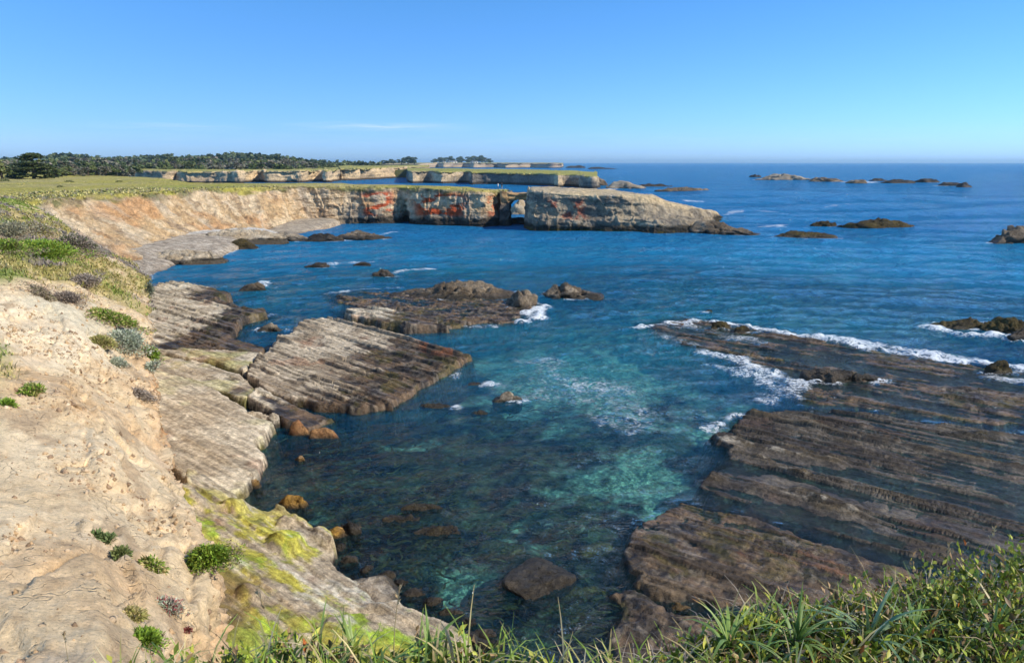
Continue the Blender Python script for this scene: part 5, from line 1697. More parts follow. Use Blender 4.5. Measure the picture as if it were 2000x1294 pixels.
bluff_bush('silver_bush', 'bush', 'big round silver grey bush on the shoulder of the bluff', 243, 675, 62, 1500, 8, SILVER, 0.85, twigs=40)
bluff_bush('silver_bush', 'bush', 'small silver bush just below the big round silver one', 230, 713, 28, 420, 7, SILVER, 0.8, twigs=20)
bluff_bush('silver_bush', 'bush', 'silver bush hanging over the bluff edge under a bright green clump', 306, 724, 34, 600, 7, SILVER, 0.9, droop=0.6, twigs=20)
bluff_bush('green_bush', 'bush', 'bright green clump on the bluff edge above a silver bush', 292, 694, 34, 600, 7, LUSH, 0.8, droop=0.3)
bluff_bush('green_mat', 'ground cover', 'wide bright green mat high on the bluff at the left edge', 70, 503, 105, 2600, 8, LUSH + [(0.24, 0.28, 0.04)], 0.35, stretch=(1.2, 0.9))
bluff_bush('green_mat', 'ground cover', 'smaller green mat continuing left of the wide one', 8, 490, 70, 1200, 8, LUSH + OLIVE, 0.35)
bluff_bush('grass_clump', 'grass clump', 'green and straw grass clump above the big silver bush', 218, 628, 62, 1300, 9, LUSH + STRAWG, 0.4, stretch=(0.8, 1.3))
bluff_bush('grass_clump', 'grass clump', 'yellowing grass clump left of the big silver bush', 200, 672, 40, 700, 9, STRAWG, 0.4)
bluff_bush('dead_shrub', 'shrub', 'grey dead shrub on the skyline of the near bluff', 152, 486, 60, 1200, 7, DEAD + [(0.10, 0.13, 0.04)], 0.7, twigs=160, tw_col=(0.22, 0.18, 0.15))
bluff_bush('dead_shrub', 'shrub', 'dark dead shrub tumbling down the bluff below the green mat', 128, 590, 46, 700, 8, [(0.28, 0.22, 0.17), (0.36, 0.29, 0.22)], 0.55, droop=0.5, twigs=160, tw_col=(0.14, 0.11, 0.10))
bluff_bush('dead_shrub', 'shrub', 'brown twiggy shrub between the two green patches of the bluff', 162, 556, 48, 700, 8, DEAD, 0.55, droop=0.4, twigs=140)
bluff_bush('dead_shrub', 'shrub', 'hanging mat of dry roots under the small silver bush', 268, 772, 34, 500, 8, DEAD, 0.45, droop=0.8, twigs=130, stretch=(0.7, 1.5))
bluff_bush('sage_bush', 'bush', 'blue green bush on the far rim of the near bluff', 284, 566, 26, 420, 6, [(0.16, 0.19, 0.13), (0.22, 0.24, 0.17)], 0.9, twigs=20)
bluff_bush('yellow_bush', 'bush', 'pale yellowish grey brush at the left edge above the green mat', 20, 462, 62, 900, 7, [(0.32, 0.30, 0.17), (0.26, 0.26, 0.17), (0.38, 0.35, 0.24)], 0.6, twigs=60)
bluff_bush('dead_shrub', 'shrub', 'grey brush on the slope above the yellowish brush', 66, 452, 50, 700, 6, DEAD + OLIVE, 0.5, twigs=60)
bluff_bush('dead_shrub', 'shrub', 'purplish dry brush spilling over the bare bluff top', 82, 578, 44, 600, 7, [(0.40, 0.31, 0.22), (0.46, 0.38, 0.28), (0.30, 0.28, 0.14)], 0.3, droop=0.4, twigs=100)
bluff_bush('cliff_bush', 'bush', 'fresh green bush hanging from the edge of the near bluff', 408, 1098, 70, 1900, 11, LUSH + [(0.20, 0.24, 0.03)], 0.8, droop=0.5, stretch=(0.9, 1.1), twigs=30)
bluff_bush('cliff_plant', 'plant', 'small grassy tuft on the bare sand beside the left edge', 62, 768, 34, 160, 14, STRAWG + LUSH, 0.4)
bluff_bush('cliff_plant', 'plant', 'tiny green plant nearest the left edge of the bare bluff', 15, 790, 22, 140, 9, LUSH, 0.6)
bluff_bush('cliff_plant', 'plant', 'small green rosette, the upper left of a pair on the bare sand', 189, 1047, 20, 60, 13, [(0.14, 0.20, 0.07), (0.20, 0.26, 0.11)], 0.5)
bluff_bush('cliff_plant', 'plant', 'small green rosette, the lower right of a pair on the bare sand', 212, 1056, 22, 70, 14, [(0.14, 0.20, 0.07), (0.20, 0.26, 0.11)], 0.5)
bluff_bush('cliff_plant', 'plant', 'olive rosette plant below the pair of green rosettes', 236, 1086, 30, 140, 13, [(0.14, 0.18, 0.06), (0.20, 0.22, 0.08)], 0.5)
bluff_bush('cliff_plant', 'plant', 'dry skirted grass plant hanging on the bare bluff', 297, 1108, 36, 260, 14, STRAWG + LUSH, 0.6, droop=0.7, twigs=90, tw_col=(0.33, 0.27, 0.18), stretch=(0.8, 1.3))
bluff_bush('cliff_plant', 'plant', 'silvery plant with reddish stems low on the bluff', 328, 1188, 44, 300, 10, SILVER + [(0.35, 0.10, 0.09)], 0.5, twigs=50, tw_col=(0.30, 0.11, 0.10))
bluff_bush('cliff_plant', 'plant', 'straw coloured tuft left of the silvery plant', 262, 1204, 40, 260, 13, STRAWG, 0.4, droop=0.3, twigs=40, tw_col=(0.34, 0.28, 0.16))
bluff_bush('cliff_plant', 'plant', 'leafy green plant under the straw coloured tuft', 284, 1252, 44, 320, 15, LUSH, 0.6)
bluff_bush('cliff_plant', 'plant', 'tiny dark red succulent below the silvery plant', 366, 1232, 14, 60, 7, [(0.22, 0.05, 0.05), (0.30, 0.09, 0.07)], 0.6)


# grass over the vegetated shoulder, and trailing dry stems
def bluff_grass():
    rg = np.random.default_rng(11)
    G, M = BLUFF_G, BLUFF_VEG
    A = np.linalg.norm(np.cross(G[1:, :-1] - G[:-1, :-1], G[:-1, 1:] - G[:-1, :-1]), axis=-1)
    m = M[:-1, :-1]
    P = G[:-1, :-1]
    dist = np.hypot(P[..., 0], P[..., 1])
    okay = (P[..., 1] > 2) & (P[..., 1] < 62) & (P[..., 0] > -0.80 * P[..., 1] - 3)
    wgt = A * np.clip(m - 0.25, 0, 1) * okay / (0.35 + (dist / 22) ** 1.3)
    wgt = (wgt / wgt.sum()).ravel()
    bag = Bag()
    N = 15000
    ids = rg.choice(len(wgt), N, p=wgt)
    B = P.reshape(-1, 3)[ids] + rg.normal(0, 0.05, (N, 3)) * np.array((1, 1, 0.2))
    dd = dist.ravel()[ids]
    tone = fbm2(B[:, 0] * 0.35, B[:, 1] * 0.35, 3, 61)
    greenm = fbm2(B[:, 0] * 0.3, B[:, 1] * 0.3, 4, 63)
    c = np.where((greenm > 0.18)[:, None], pick(rg, N, [(0.22, 0.29, 0.05), (0.29, 0.32, 0.08)]), pick(rg, N, [(0.52, 0.42, 0.18), (0.42, 0.36, 0.12), (0.32, 0.31, 0.09)]))
    dead = fbm2(B[:, 0] * 0.45, B[:, 1] * 0.45, 4, 65) > 0.2
    c = np.where(dead[:, None], pick(rg, N, [(0.36, 0.30, 0.25), (0.27, 0.22, 0.19)]), c)
    for rep in range(3):
        Bq = B + rg.normal(0, 0.06, (N, 3)) * np.array((1, 1, 0.1))
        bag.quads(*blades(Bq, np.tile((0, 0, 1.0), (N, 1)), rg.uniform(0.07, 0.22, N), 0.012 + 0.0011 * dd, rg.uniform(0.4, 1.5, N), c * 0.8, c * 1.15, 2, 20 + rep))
    return bag.mesh('grass')


link('dry_grass', bluff_grass(), M_LEAF, label='dry and green grass over the shoulder of the bluff', cat='grass', kind='stuff')


# loose clods and stones on the bare face
def clods():
    rg = np.random.default_rng(21)
    G = BLUFF_G
    P = G[:-1, :-1]
    A = np.linalg.norm(np.cross(G[1:, :-1] - P, G[:-1, 1:] - P), axis=-1)
    ok = (P[..., 1] > 3) & (P[..., 1] < 45) & (P[..., 2] > 6) & (BLUFF_VEG[:-1, :-1] < 0.3) & (P[..., 0] > -0.8 * P[..., 1] - 1)
    cl = ss(0.0, 0.4, fbm3(P[..., 0] * 0.8, P[..., 1] * 0.8, P[..., 2] * 0.8, 3, 23)) + 0.08
    w = (A * ok * cl).ravel(); w /= w.sum()
    N = 5500
    ids = rg.choice(len(w), N, p=w)
    base = P.reshape(-1, 3)[ids]
    r = 0.010 + 0.05 * rg.random(N) ** 4 + 0.0006 * base[:, 1]
    octa = np.array(((1, 0, 0), (-1, 0, 0), (0, 1, 0), (0, -1, 0), (0, 0, 1), (0, 0, -1.0)))
    tri = np.array(((0, 2, 4), (2, 1, 4), (1, 3, 4), (3, 0, 4), (2, 0, 5), (1, 2, 5), (3, 1, 5), (0, 3, 5)))
    V = base[:, None] + (octa[None] * rg.uniform(0.5, 1.3, (N, 6, 1)) + rg.normal(0, 0.15, (N, 6, 3))) * r[:, None, None]
    T = (np.arange(N)[:, None, None] * 6 + tri[None]).reshape(-1, 3)
    c = pick(rg, N, [(0.55, 0.42, 0.28), (0.48, 0.33, 0.19), (0.36, 0.25, 0.16)])
    return raw_mesh('clods', V.reshape(-1, 3), None, np.repeat(c, 6, 0), False, {}, T)


link('rubble', clods(), M_NEAR, label='small loose clods on the bare face of the bluff', cat='rubble', kind='stuff')


# tussocks and brush over the meadow and along the rim of the headland
def meadow_grass():
    rg = np.random.default_rng(41)
    G = HG
    P = G[:-1, :-1]
    kk = np.broadcast_to(HK[None, :-1], P.shape[:2])
    A = np.linalg.norm(np.cross(G[1:, :-1] - P, G[:-1, 1:] - P), axis=-1)
    dist = np.hypot(P[..., 0], P[..., 1])
    ang = P[..., 0] / np.maximum(P[..., 1], 1)
    ok = (kk > 1.3) & (kk < 3.35) & (dist < 330) & (ang > -0.85) & (P[..., 1] > 60)
    rim = 1 + 14 * ss(2.75, 2.98, kk) * ss(3.35, 3.05, kk)
    clump = ss(-0.15, 0.35, fbm2(P[..., 0] * 0.12, P[..., 1] * 0.12, 4, 42)) + 0.15
    w = (A * ok * rim * clump / (1 + (dist / 120) ** 2)).ravel(); w /= w.sum()
    N = 6000
    ids = rg.choice(len(w), N, p=w)
    B = P.reshape(-1, 3)[ids] + rg.normal(0, 0.4, (N, 3)) * np.array((1, 1, 0.0))
    rimk = kk.ravel()[ids] > 2.85
    h = np.where(rimk, rg.uniform(0.15, 0.50, N), rg.uniform(0.06, 0.18, N))
    c = pick(rg, N, [(0.56, 0.47, 0.17), (0.50, 0.45, 0.13), (0.42, 0.42, 0.12), (0.60, 0.50, 0.24)])
    c = np.where((rimk & (rg.random(N) < 0.30))[:, None], pick(rg, N, [(0.30, 0.26, 0.18), (0.17, 0.19, 0.07), (0.36, 0.31, 0.24), (0.13, 0.15, 0.05)]), c)
    bag = Bag()
    for rep in range(3):
        Bq = B + rg.normal(0, 0.18, (N, 3)) * np.array((1, 1, 0)) - np.array((0, 0, 0.05))
        bag.quads(*blades(Bq, np.tile((0, 0, 1.0), (N, 1)), h * rg.uniform(0.7, 1.3, N), 0.10 + 0.0012 * np.hypot(B[:, 0], B[:, 1]), rg.uniform(0.3, 1.3, N), c * 0.85, c * 1.1, 2, 50 + rep))
    return bag.mesh('meadow_grass')


link('meadow_grass', meadow_grass(), M_LEAF, label='straw and green tussocks over the meadow and along the cliff rim', cat='grass', kind='stuff')
# ================================================================== plants at the camera's feet
def knoll_pts(n, rg, x0, x1, back=1.1, front=0.45):
    x = rg.uniform(x0, x1, n)
    e = knoll_edge(x)
    y = e - back + (back + front) * rg.random(n) ** 0.8
    z = knoll_h(x, y)
    return np.stack((x, y, z), -1)


FG = [(0.17, 0.26, 0.04), (0.23, 0.32, 0.055), (0.12, 0.19, 0.03), (0.31, 0.35, 0.08)]


def foreground_grass():
    rg = np.random.default_rng(31)
    bag = Bag()
    N = 6500
    B = knoll_pts(N, rg, -2.6, 5.0)
    c = pick(rg, N, FG + [(0.45, 0.37, 0.17), (0.52, 0.43, 0.25)], [0.20, 0.18, 0.16, 0.16, 0.17, 0.13])
    tip = np.where((rg.random(N) < 0.25)[:, None], np.array((0.42, 0.33, 0.15)), c * 1.25)
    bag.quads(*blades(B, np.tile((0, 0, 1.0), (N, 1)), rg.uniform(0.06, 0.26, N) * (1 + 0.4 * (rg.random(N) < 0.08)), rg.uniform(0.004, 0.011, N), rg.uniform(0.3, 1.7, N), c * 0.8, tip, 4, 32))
    return bag.mesh('grass')


def foreground_cover():
    """low leafy shoots, dense on the right-hand mound"""
    rg = np.random.default_rng(33)
    bag = Bag()
    n1 = 5200
    B = np.concatenate((knoll_pts(n1, rg, 0.7, 5.2, 1.3, 0.5), knoll_pts(1100, rg, -2.4, 0.7, 0.9, 0.35)))
    n1 = len(B)
    lift = 0.05 + 0.11 * ss(0.8, 2.6, B[:, 0]) * (0.4 + 0.8 * (0.5 + 0.5 * fbm2(B[:, 0] * 2.2, B[:, 1] * 2.2, 3, 34)))
    per = 8
    dirs = rand_dirs(n1, rg, 0.35)
    hgt = lift * rg.uniform(0.5, 1.2, n1)
    cc = pick(rg, n1, [(0.22, 0.27, 0.03), (0.32, 0.36, 0.045), (0.44, 0.43, 0.08), (0.12, 0.16, 0.025), (0.30, 0.20, 0.10)], None, 0.2)
    for k in range(per):
        t = (k + 0.7) / per
        cen = B + dirs * (hgt * t * 1.4)[:, None] + np.array((0, 0, 1)) * (hgt * t)[:, None] + rg.normal(0, 0.004, (n1, 3))
        ax = rand_dirs(n1, rg, -0.1) + dirs * 0.7
        L = rg.uniform(0.026, 0.055, n1) * (1.1 - 0.3 * t)
        col = cc * (0.65 + 0.5 * t)  # lower leaves darkened: shade between the shoots is put into their colour
        red = rg.random(n1) < 0.015
        col = np.where(red[:, None], np.array((0.45, 0.13, 0.03)), col)
        bag.tris(*leaves(cen, ax, rand_dirs(n1, rg, 0.0), L, L * rg.uniform(0.35, 0.55, n1), col))
    return bag.mesh('ground_cover')


def dry_stems():
    rg = np.random.default_rng(35)
    bag = Bag()
    N = 2600
    B = knoll_pts(N, rg, 0.4, 3.4, 0.25, 0.75)
    c = pick(rg, N, [(0.34, 0.29, 0.23), (0.26, 0.21, 0.17), (0.44, 0.38, 0.29)])
    bag.quads(*blades(B, np.tile((0, 0, 1.0), (N, 1)), rg.uniform(0.08, 0.26, N), rg.uniform(0.002, 0.004, N), rg.uniform(0.9, 2.1, N), c, c, 4, 36))
    return bag.mesh('dry_stems')


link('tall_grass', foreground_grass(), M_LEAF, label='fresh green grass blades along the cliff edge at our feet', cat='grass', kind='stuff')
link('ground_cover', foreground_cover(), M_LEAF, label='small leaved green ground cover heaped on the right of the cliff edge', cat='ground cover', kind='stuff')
link('dry_stems', dry_stems(), M_LEAF, label='tangle of grey dry stems along the cliff edge', cat='dry stems', kind='stuff')


def strap_leaf(name, L, W, bend, seed, parent, az, col, tipc):
    """one long keeled leaf, a part of its plant"""
    rg = np.random.default_rng(seed)
    n = 9
    t = np.linspace(0, 1, n)
    d = np.array((math.cos(az), math.sin(az), 0)); s = np.array((-math.sin(az), math.cos(az), 0))
    tw = rg.normal(0, 0.35)
    V, C = [], []
    for q in t:
        b = bend * q ** 1.4
        cen = np.array((0, 0, 1)) * L * q * math.cos(b * 0.8) + d * L * q * math.sin(b * 0.8)
        sd = s * math.cos(tw * q) + d * math.sin(tw * q)
        w = W * (1 - q ** 2.6) * (0.75 + 0.25 * min(1, 5 * q)) * 0.5 + 0.0005
        nrm = np.cross(sd, d * math.cos(b) - np.array((0, 0, 1)) * math.sin(b))
        cc = np.array(col) * (0.85 + 0.3 * q) if q < 0.86 else lerp(np.array(col), np.array(tipc), (q - 0.86) / 0.14)
        V += [cen - sd * w, cen + d * w * -0.5, cen + sd * w]
        C += [cc, cc * 0.8, cc]
    i = np.arange(n - 1)[:, None] * 3
    Q = np.concatenate((i + [[0, 1, 4, 3]], i + [[1, 2, 5, 4]]))
    link('leaf', raw_mesh('leaf', np.array(V), Q, np.array(C), True), M_LEAF, parent)


def strap_plant(label, x, y, n, L, seed, cols, spread=1.0, group=None):
    rg = np.random.default_rng(seed)
    e = link('strap_leaf_plant', None, label=label, cat='plant', group=group)
    e.location = (x, y, float(knoll_h(np.array([x]), np.array([y]))[0]) - 0.01)
    for k in range(n):
        c = cols[rg.integers(len(cols))]
        tip = (0.45, 0.16, 0.03) if rg.random() < 0.25 else (0.30, 0.30, 0.07)
        strap_leaf('leaf', L * rg.uniform(0.6, 1.1), rg.uniform(0.011, 0.021), spread * rg.uniform(0.15, 1.9), seed * 100 + k, e, rg.uniform(0, 6.283), c, tip)
    return e


def knoll_px(px, py):
    """where a ray meets the knoll"""
    r = ray(px, py)
    for t in np.arange(0.8, 6, 0.01):
        p = np.array((0, 0, EYE)) + r * t
        if p[2] < knoll_h(np.array([p[0]]), np.array([p[1]]))[0]:
            return p
    return np.array((0, 0, EYE)) + r * 3


SL = [(0.18, 0.28, 0.07), (0.24, 0.34, 0.08), (0.30, 0.38, 0.13)]
SB = [(0.19, 0.29, 0.14), (0.26, 0.36, 0.20), (0.15, 0.24, 0.10)]
for lab, px, py, n, L, cols, spread in (
        ('broad strap leaved plant in the middle of the foreground, leaves fanned left', 1550, 1290, 18, 0.33, SL, 1.0),
        ('blue green strap leaved plant with an orange tipped leaf, right of the middle', 1690, 1285, 14, 0.36, SB, 0.9),
        ('narrow strap leaved plant just right of the blue green one', 1775, 1285, 10, 0.30, SL, 0.9),
        ('pale straw tipped tussock at the left end of the foreground greenery', 1275, 1290, 30, 0.26, [(0.30, 0.28, 0.09), (0.24, 0.26, 0.08)], 0.9),
        ('low strap leaved plant between the straw tussock and the broad one', 1420, 1292, 12, 0.32, SL, 1.1),
        ('strap leaved plant at the bottom right corner of the view', 1930, 1280, 10, 0.32, SL, 1.0),
        ('thin bladed plant rising before the algae stained rock', 690, 1300, 7, 0.20, SL, 0.8),
        ('arching bladed plant at the bottom, left of centre', 840, 1305, 7, 0.22, SL, 1.2)):
    p = knoll_px(px, py)
    strap_plant(lab, p[0], p[1], int(n * 1.4), L, int(px), cols, spread)


# a few tall dry grass stalks with seed heads
def stalk(label, px, py, L, lean, seed):
    p = knoll_px(px, py)
    e = link('grass_stalk', None, label=label, cat='grass stalk')
    e.location = p
    n = 8
    t = np.linspace(0, 1, n)
    cen = np.stack((lean * L * t ** 2, 0 * t, L * t), -1)
    r = 0.0022 * (1 - 0.6 * t)
    ang = np.arange(4) * math.pi / 2
    V = cen[:, None] + np.stack((np.cos(ang), np.sin(ang), 0 * ang), -1)[None] * r[:, None, None]
    Q = []
    for i in range(n - 1):
        for j in range(4):
            Q.append((i * 4 + j, i * 4 + (j + 1) % 4, i * 4 + 4 + (j + 1) % 4, i * 4 + 4 + j))
    link('stem', raw_mesh('stem', V.reshape(-1, 3), np.array(Q), np.tile((0.42, 0.33, 0.18), (n * 4, 1))), M_LEAF, e)
    rg = np.random.default_rng(seed)
    m = 16
    f = rg.uniform(0.8, 1.0, m)
    c0 = np.stack((lean * L * f ** 2, 0 * f, L * f), -1)
    bag = Bag()
    bag.tris(*leaves(c0, rand_dirs(m, rg, 0.2) + np.array((lean, 0, 1.0)), rand_dirs(m, rg), 0.022, 0.006, pick(rg, m, [(0.50, 0.40, 0.24), (0.42, 0.30, 0.16)])))
    link('seed_head', bag.mesh('seed_head'), M_LEAF, e)


stalk('tall dry grass stalk before the striped reef, left of two', 1840, 1180, 0.30, -0.05, 1)
stalk('tall dry grass stalk bending right before the striped reef', 1900, 1170, 0.36, 0.12, 2)
stalk('dry stalk with a reddish head above the ground cover', 1780, 1200, 0.22, 0.05, 3)
stalk('thin dry stalk at the bottom left against the bare bluff', 140, 1330, 0.24, 0.02, 4)
stalk('thin dry stalk crossing the yellow algae', 545, 1310, 0.30, -0.15, 5)
stalk('thin dry stalk before the green moss, right of the yellow algae', 770, 1310, 0.32, 0.1, 6)
# ================================================================== trees, houses, people
def crown_arrays(seed, n, lobes, leaf=0.16, squash=1.0, cols=None, up=0.25, simple=True):
    """unit crown (width about 1, height about 1, base at z=0): leaf clumps on several lobes"""
    rg = np.random.default_rng(seed)
    cen, rad = lobes
    k = rg.choice(len(cen), n, p=rad ** 2 / (rad ** 2).sum())
    d = rand_dirs(n, rg, -0.7)
    r = rad[k] * (0.85 + 0.25 * rg.normal(size=n) * 0.5 - 0.5 * rg.random(n) ** 4)
    P = cen[k] + d * r[:, None] * np.array((1, 1, squash))
    ax = rand_dirs(n, rg) + 0.4 * d
    nr = d + 0.6 * rg.normal(size=(n, 3)) + np.array((0, 0, up))
    L = leaf * rg.uniform(0.6, 1.4, n)
    c = pick(rg, n, cols, None, 0.22)
    return leaves(P - ax / np.linalg.norm(ax, axis=1, keepdims=True) * (L * 0.5)[:, None], ax, nr, L, L * 0.8, c, 0.1, simple)


def rand_lobes(seed, n=9, flat=0.8, base=0.30):
    rg = np.random.default_rng(seed)
    c = np.stack((rg.uniform(-0.33, 0.33, n), rg.uniform(-0.33, 0.33, n), rg.uniform(base, 0.82, n)), -1)
    c[:, :2] *= (1.15 - np.abs(c[:, 2:] - 0.5))
    return c, rg.uniform(0.14, 0.24, n)


DARKG = [(0.07, 0.10, 0.055), (0.095, 0.125, 0.065), (0.12, 0.145, 0.07)]
GREYG = [(0.14, 0.145, 0.10), (0.18, 0.17, 0.12), (0.10, 0.115, 0.07), (0.21, 0.18, 0.145)]
MIDG = [(0.085, 0.115, 0.04), (0.12, 0.145, 0.055), (0.16, 0.175, 0.07)]
ORD = ['first', 'second', 'third', 'fourth', 'fifth', 'sixth', 'seventh', 'eighth', 'ninth', 'tenth', 'eleventh', 'twelfth', 'thirteenth', 'fourteenth', 'fifteenth']


def trunk_mesh():
    n, m = 7, 9
    t = np.linspace(0, 1, n)
    a = np.linspace(0, 2 * math.pi, m, endpoint=False)
    V = []
    for q in t:
        r = 0.045 * (1 - 0.6 * q) + 0.03 * max(0, 0.15 - q)
        V += [(r * math.cos(b) + 0.03 * math.sin(3 * q), r * math.sin(b), q * 0.75 - 0.03) for b in a]
    Q = [(i * m + j, i * m + (j + 1) % m, (i + 1) * m + (j + 1) % m, (i + 1) * m + j) for i in range(n - 1) for j in range(m)]
    # three limbs
    for k in range(3):
        az = 2.1 * k + 0.4
        s = len(V)
        for i, q in enumerate(np.linspace(0, 1, 4)):
            r = 0.02 * (1 - 0.7 * q)
            c = np.array((math.cos(az) * 0.25 * q, math.sin(az) * 0.25 * q, 0.35 + 0.08 * k + 0.25 * q))
            V += [(c[0] + r * math.cos(b), c[1] + r * math.sin(b), c[2]) for b in np.linspace(0, 2 * math.pi, 5, endpoint=False)]
        Q += [(s + i * 5 + j, s + i * 5 + (j + 1) % 5, s + (i + 1) * 5 + (j + 1) % 5, s + (i + 1) * 5 + j) for i in range(3) for j in range(5)]
    return raw_mesh('trunk', np.array(V), np.array(Q), np.tile((0.1, 0.08, 0.06), (len(V), 1)))


TRUNK = trunk_mesh()
TRUNK.materials.append(M_BARK)
CROWNS = {}


def crown_mesh(kind, var):
    if (kind, var) not in CROWNS:
        cols = {'dark': DARKG, 'grey': GREYG, 'mid': MIDG}[kind]
        V, T, C = crown_arrays(900 + var + hash_kind(kind), 700, rand_lobes(910 + var + hash_kind(kind), 11, 0.8, 0.12), 0.125, 0.85, cols)
        CROWNS[(kind, var)] = raw_mesh('crown', V, None, C, False, {}, T)
    return CROWNS[(kind, var)]


def hash_kind(k): return {'dark': 0, 'grey': 40, 'mid': 80}[k]


def tree(label, px, py, dist, h, w, kind='dark', var=0, group=None, name='tree', zbase=None):
    p = atY(px, py, dist)
    z = p[2] if zbase is None else zbase
    e = link(name, None, label=label, cat='tree', group=group)
    e.location = (p[0], p[1], z)
    e.scale = (w, w, h)
    e.rotation_euler = (0, 0, (px * 1.7) % 6.28)
    link('trunk', TRUNK, None, e)
    link('crown', crown_mesh(kind, var), M_TREE, e)
    return e


# the spreading cypress by the meadow edge: flat tiers of foliage
def cypress():
    rg = np.random.default_rng(61)
    cen, rad = [], []
    for k in range(74):
        z = rg.uniform(0.03, 0.93)
        span = 0.52 * (1.02 - z) ** 0.55 * (0.85 if z < 0.12 else 1.0)
        a = rg.uniform(0, 6.283)
        q = span * rg.uniform(0.35, 1.0)
        cen.append((q * math.cos(a), q * math.sin(a), z)); rad.append(rg.uniform(0.10, 0.17))
    V, T, C = crown_arrays(62, 6500, (np.array(cen), np.array(rad)), 0.055, 0.30, [(0.045, 0.065, 0.02), (0.07, 0.09, 0.03), (0.10, 0.115, 0.045), (0.03, 0.045, 0.018)], 0.6)
    p = at(66, 349, 8.75)
    e = link('cypress_tree', None, label='spreading dark cypress with flat tiers at the edge of the meadow', cat='tree')
    e.location = p
    e.scale = (12.5, 12.5, 8.6)
    link('trunk', TRUNK, None, e)
    link('crown', raw_mesh('crown', V, None, C, False, {}, T), M_TREE, e)


cypress()
p = at(66, 349, 8.75)
tree('olive green tree cut off by the left edge beside the cypress', 6, 352, p[1] - 6, 7.6, 9.0, 'mid', 1, zbase=8.7)
tree('dark low tree between the cypress and the left edge', 28, 350, p[1] + 4, 5.0, 6.0, 'dark', 2, zbase=8.7)
tree('rounded shrub like tree at the right foot of the cypress', 110, 346.5, p[1] + 22, 3.8, 7.0, 'mid', 3, zbase=8.7)

# front rank of the wood: single trees one can make out against the meadow
FR = 'front rank of trees along the meadow'
for i, px in enumerate(range(118, 272, 11)):
    d_ = 268 + 9 * (i % 4) + 0.12 * (px - 118)
    tree('low tree, %s from the cypress in the front rank along the meadow' % ORD[i], px + (i * 7) % 5, 345, d_, 3.4 + 0.7 * (i % 3) + 0.5 * ((i * 5) % 4), 4.6 + 0.8 * ((i * 3) % 4), ('grey', 'mid', 'grey', 'dark')[i % 4], i % 5, FR, zbase=8.4)

# the grove beside the white houses on the farthest point and the clump left of it
GR = 'dark grove behind the white houses'
for i, (px, top, w) in enumerate(((848, 311, 12), (858, 308.5, 14), (869, 309, 13), (880, 307.5, 14), (891, 308, 13), (902, 307, 14), (914, 307.5, 14), (925, 306.5, 15), (936, 306, 17), (948, 307.5, 16), (957, 311, 12))):
    d_ = 2350 + 60 * (i % 3)
    tree('dark tree, %s from the left in the grove behind the white houses' % ORD[i], px, 320, d_, (318.2 - top) * d_ / F_PX * 1.12, w * d_ / F_PX * 1.35, 'dark', i % 5, GR, zbase=12.2)
GR2 = 'clump of dark trees left of the grove'
for i, (px, top, w) in enumerate(((752, 313.5, 16), (768, 312, 16), (784, 308, 15), (797, 306.5, 17), (809, 308, 15))):
    d_ = 1500 + 40 * (i % 2)
    tree('dark tree, %s from the left in the clump left of the houses' % ORD[i], px, 320, d_, (320 - top) * d_ / F_PX * 1.1, w * d_ / F_PX * 1.35, 'dark', (i + 2) % 5, GR2, zbase=10.5)


def woods():
    """the wood inland: reads as one mass of crowns"""
    rg = np.random.default_rng(71)
    prof = np.array([(-150, 307), (0, 307), (110, 307), (120, 299), (150, 297), (185, 300), (205, 304), (300, 303), (340, 300.5), (400, 302), (450, 299.5), (480, 298), (520, 299), (565, 302), (600, 307.5), (660, 312), (700, 314), (745, 315)])
    bag = Bag()
    base = []
    for v in range(6):
        base.append([crown_arrays(950 + v, 120, rand_lobes(960 + v, 9, 0.8, 0.15), 0.25, 0.85, cc) for cc in (DARKG, GREYG, MIDG)])

    def put(px, dist, h, w, tone, zb):
        x = (px - 1000) / F_PX * dist / math.cos(PITCH) * 0.97
        V, T, C = base[rg.integers(6)][tone]
        a = rg.uniform(0, 6.28)
        ca, sa = math.cos(a), math.sin(a)
        V2 = np.stack((V[:, 0] * ca - V[:, 1] * sa, V[:, 0] * sa + V[:, 1] * ca, V[:, 2]), -1) * np.array((w, w, h)) + np.array((x, dist, zb))
        bag.tris(V2, T, C * rg.uniform(0.8, 1.25))
    # skyline rank
    for px in np.arange(-120, 745, 5.0):
        for rep in range(2):
            d_ = rg.uniform(900, 1250)
            top = np.interp(px, prof[:, 0], prof[:, 1]) + rg.uniform(-0.8, 3.0) + 4 * rep
            ztop = EYE + (317 - top) / F_PX * d_
            h = rg.uniform(12, 19)
            put(px + rg.normal(0, 2), d_, h, h * rg.uniform(0.9, 1.4), 0 if rg.random() < 0.75 else 2, ztop - h)
    # middle ranks, partly bare and greyish
    for rank, (d0, d1, t0, t1, n) in enumerate(((720, 880, 306, 316, 240), (560, 700, 312, 323, 260))):
        for _ in range(n):
            px = rg.uniform(-100, 700 - 60 * rank)
            d_ = rg.uniform(d0, d1)
            lo = np.interp(px, prof[:, 0], prof[:, 1])
            top = max(lo + 4, rg.uniform(t0, t1)) + 6 * ss(520, 700, px)
            ztop = EYE + (317 - top) / F_PX * d_
            h = min(rg.uniform(7, 13), ztop - 5.5)
            put(px, d_, max(h, 3.5), rg.uniform(9, 15), 1 if rg.random() < 0.6 else 2, ztop - max(h, 3.5))
    # nearer scrub behind the front rank on the left
    for _ in range(130):
        px = rg.uniform(-60, 262)
        d_ = rg.uniform(330, 460)
        h = rg.uniform(3.5, 8)
        put(px, d_, h, rg.uniform(5, 9), rg.choice((0, 1, 1, 2)), 8.0)
    return bag.mesh('woods')


link('woods', woods(), M_TREE, label='grey green wood stretching along the coast inland', cat='woods', kind='stuff')


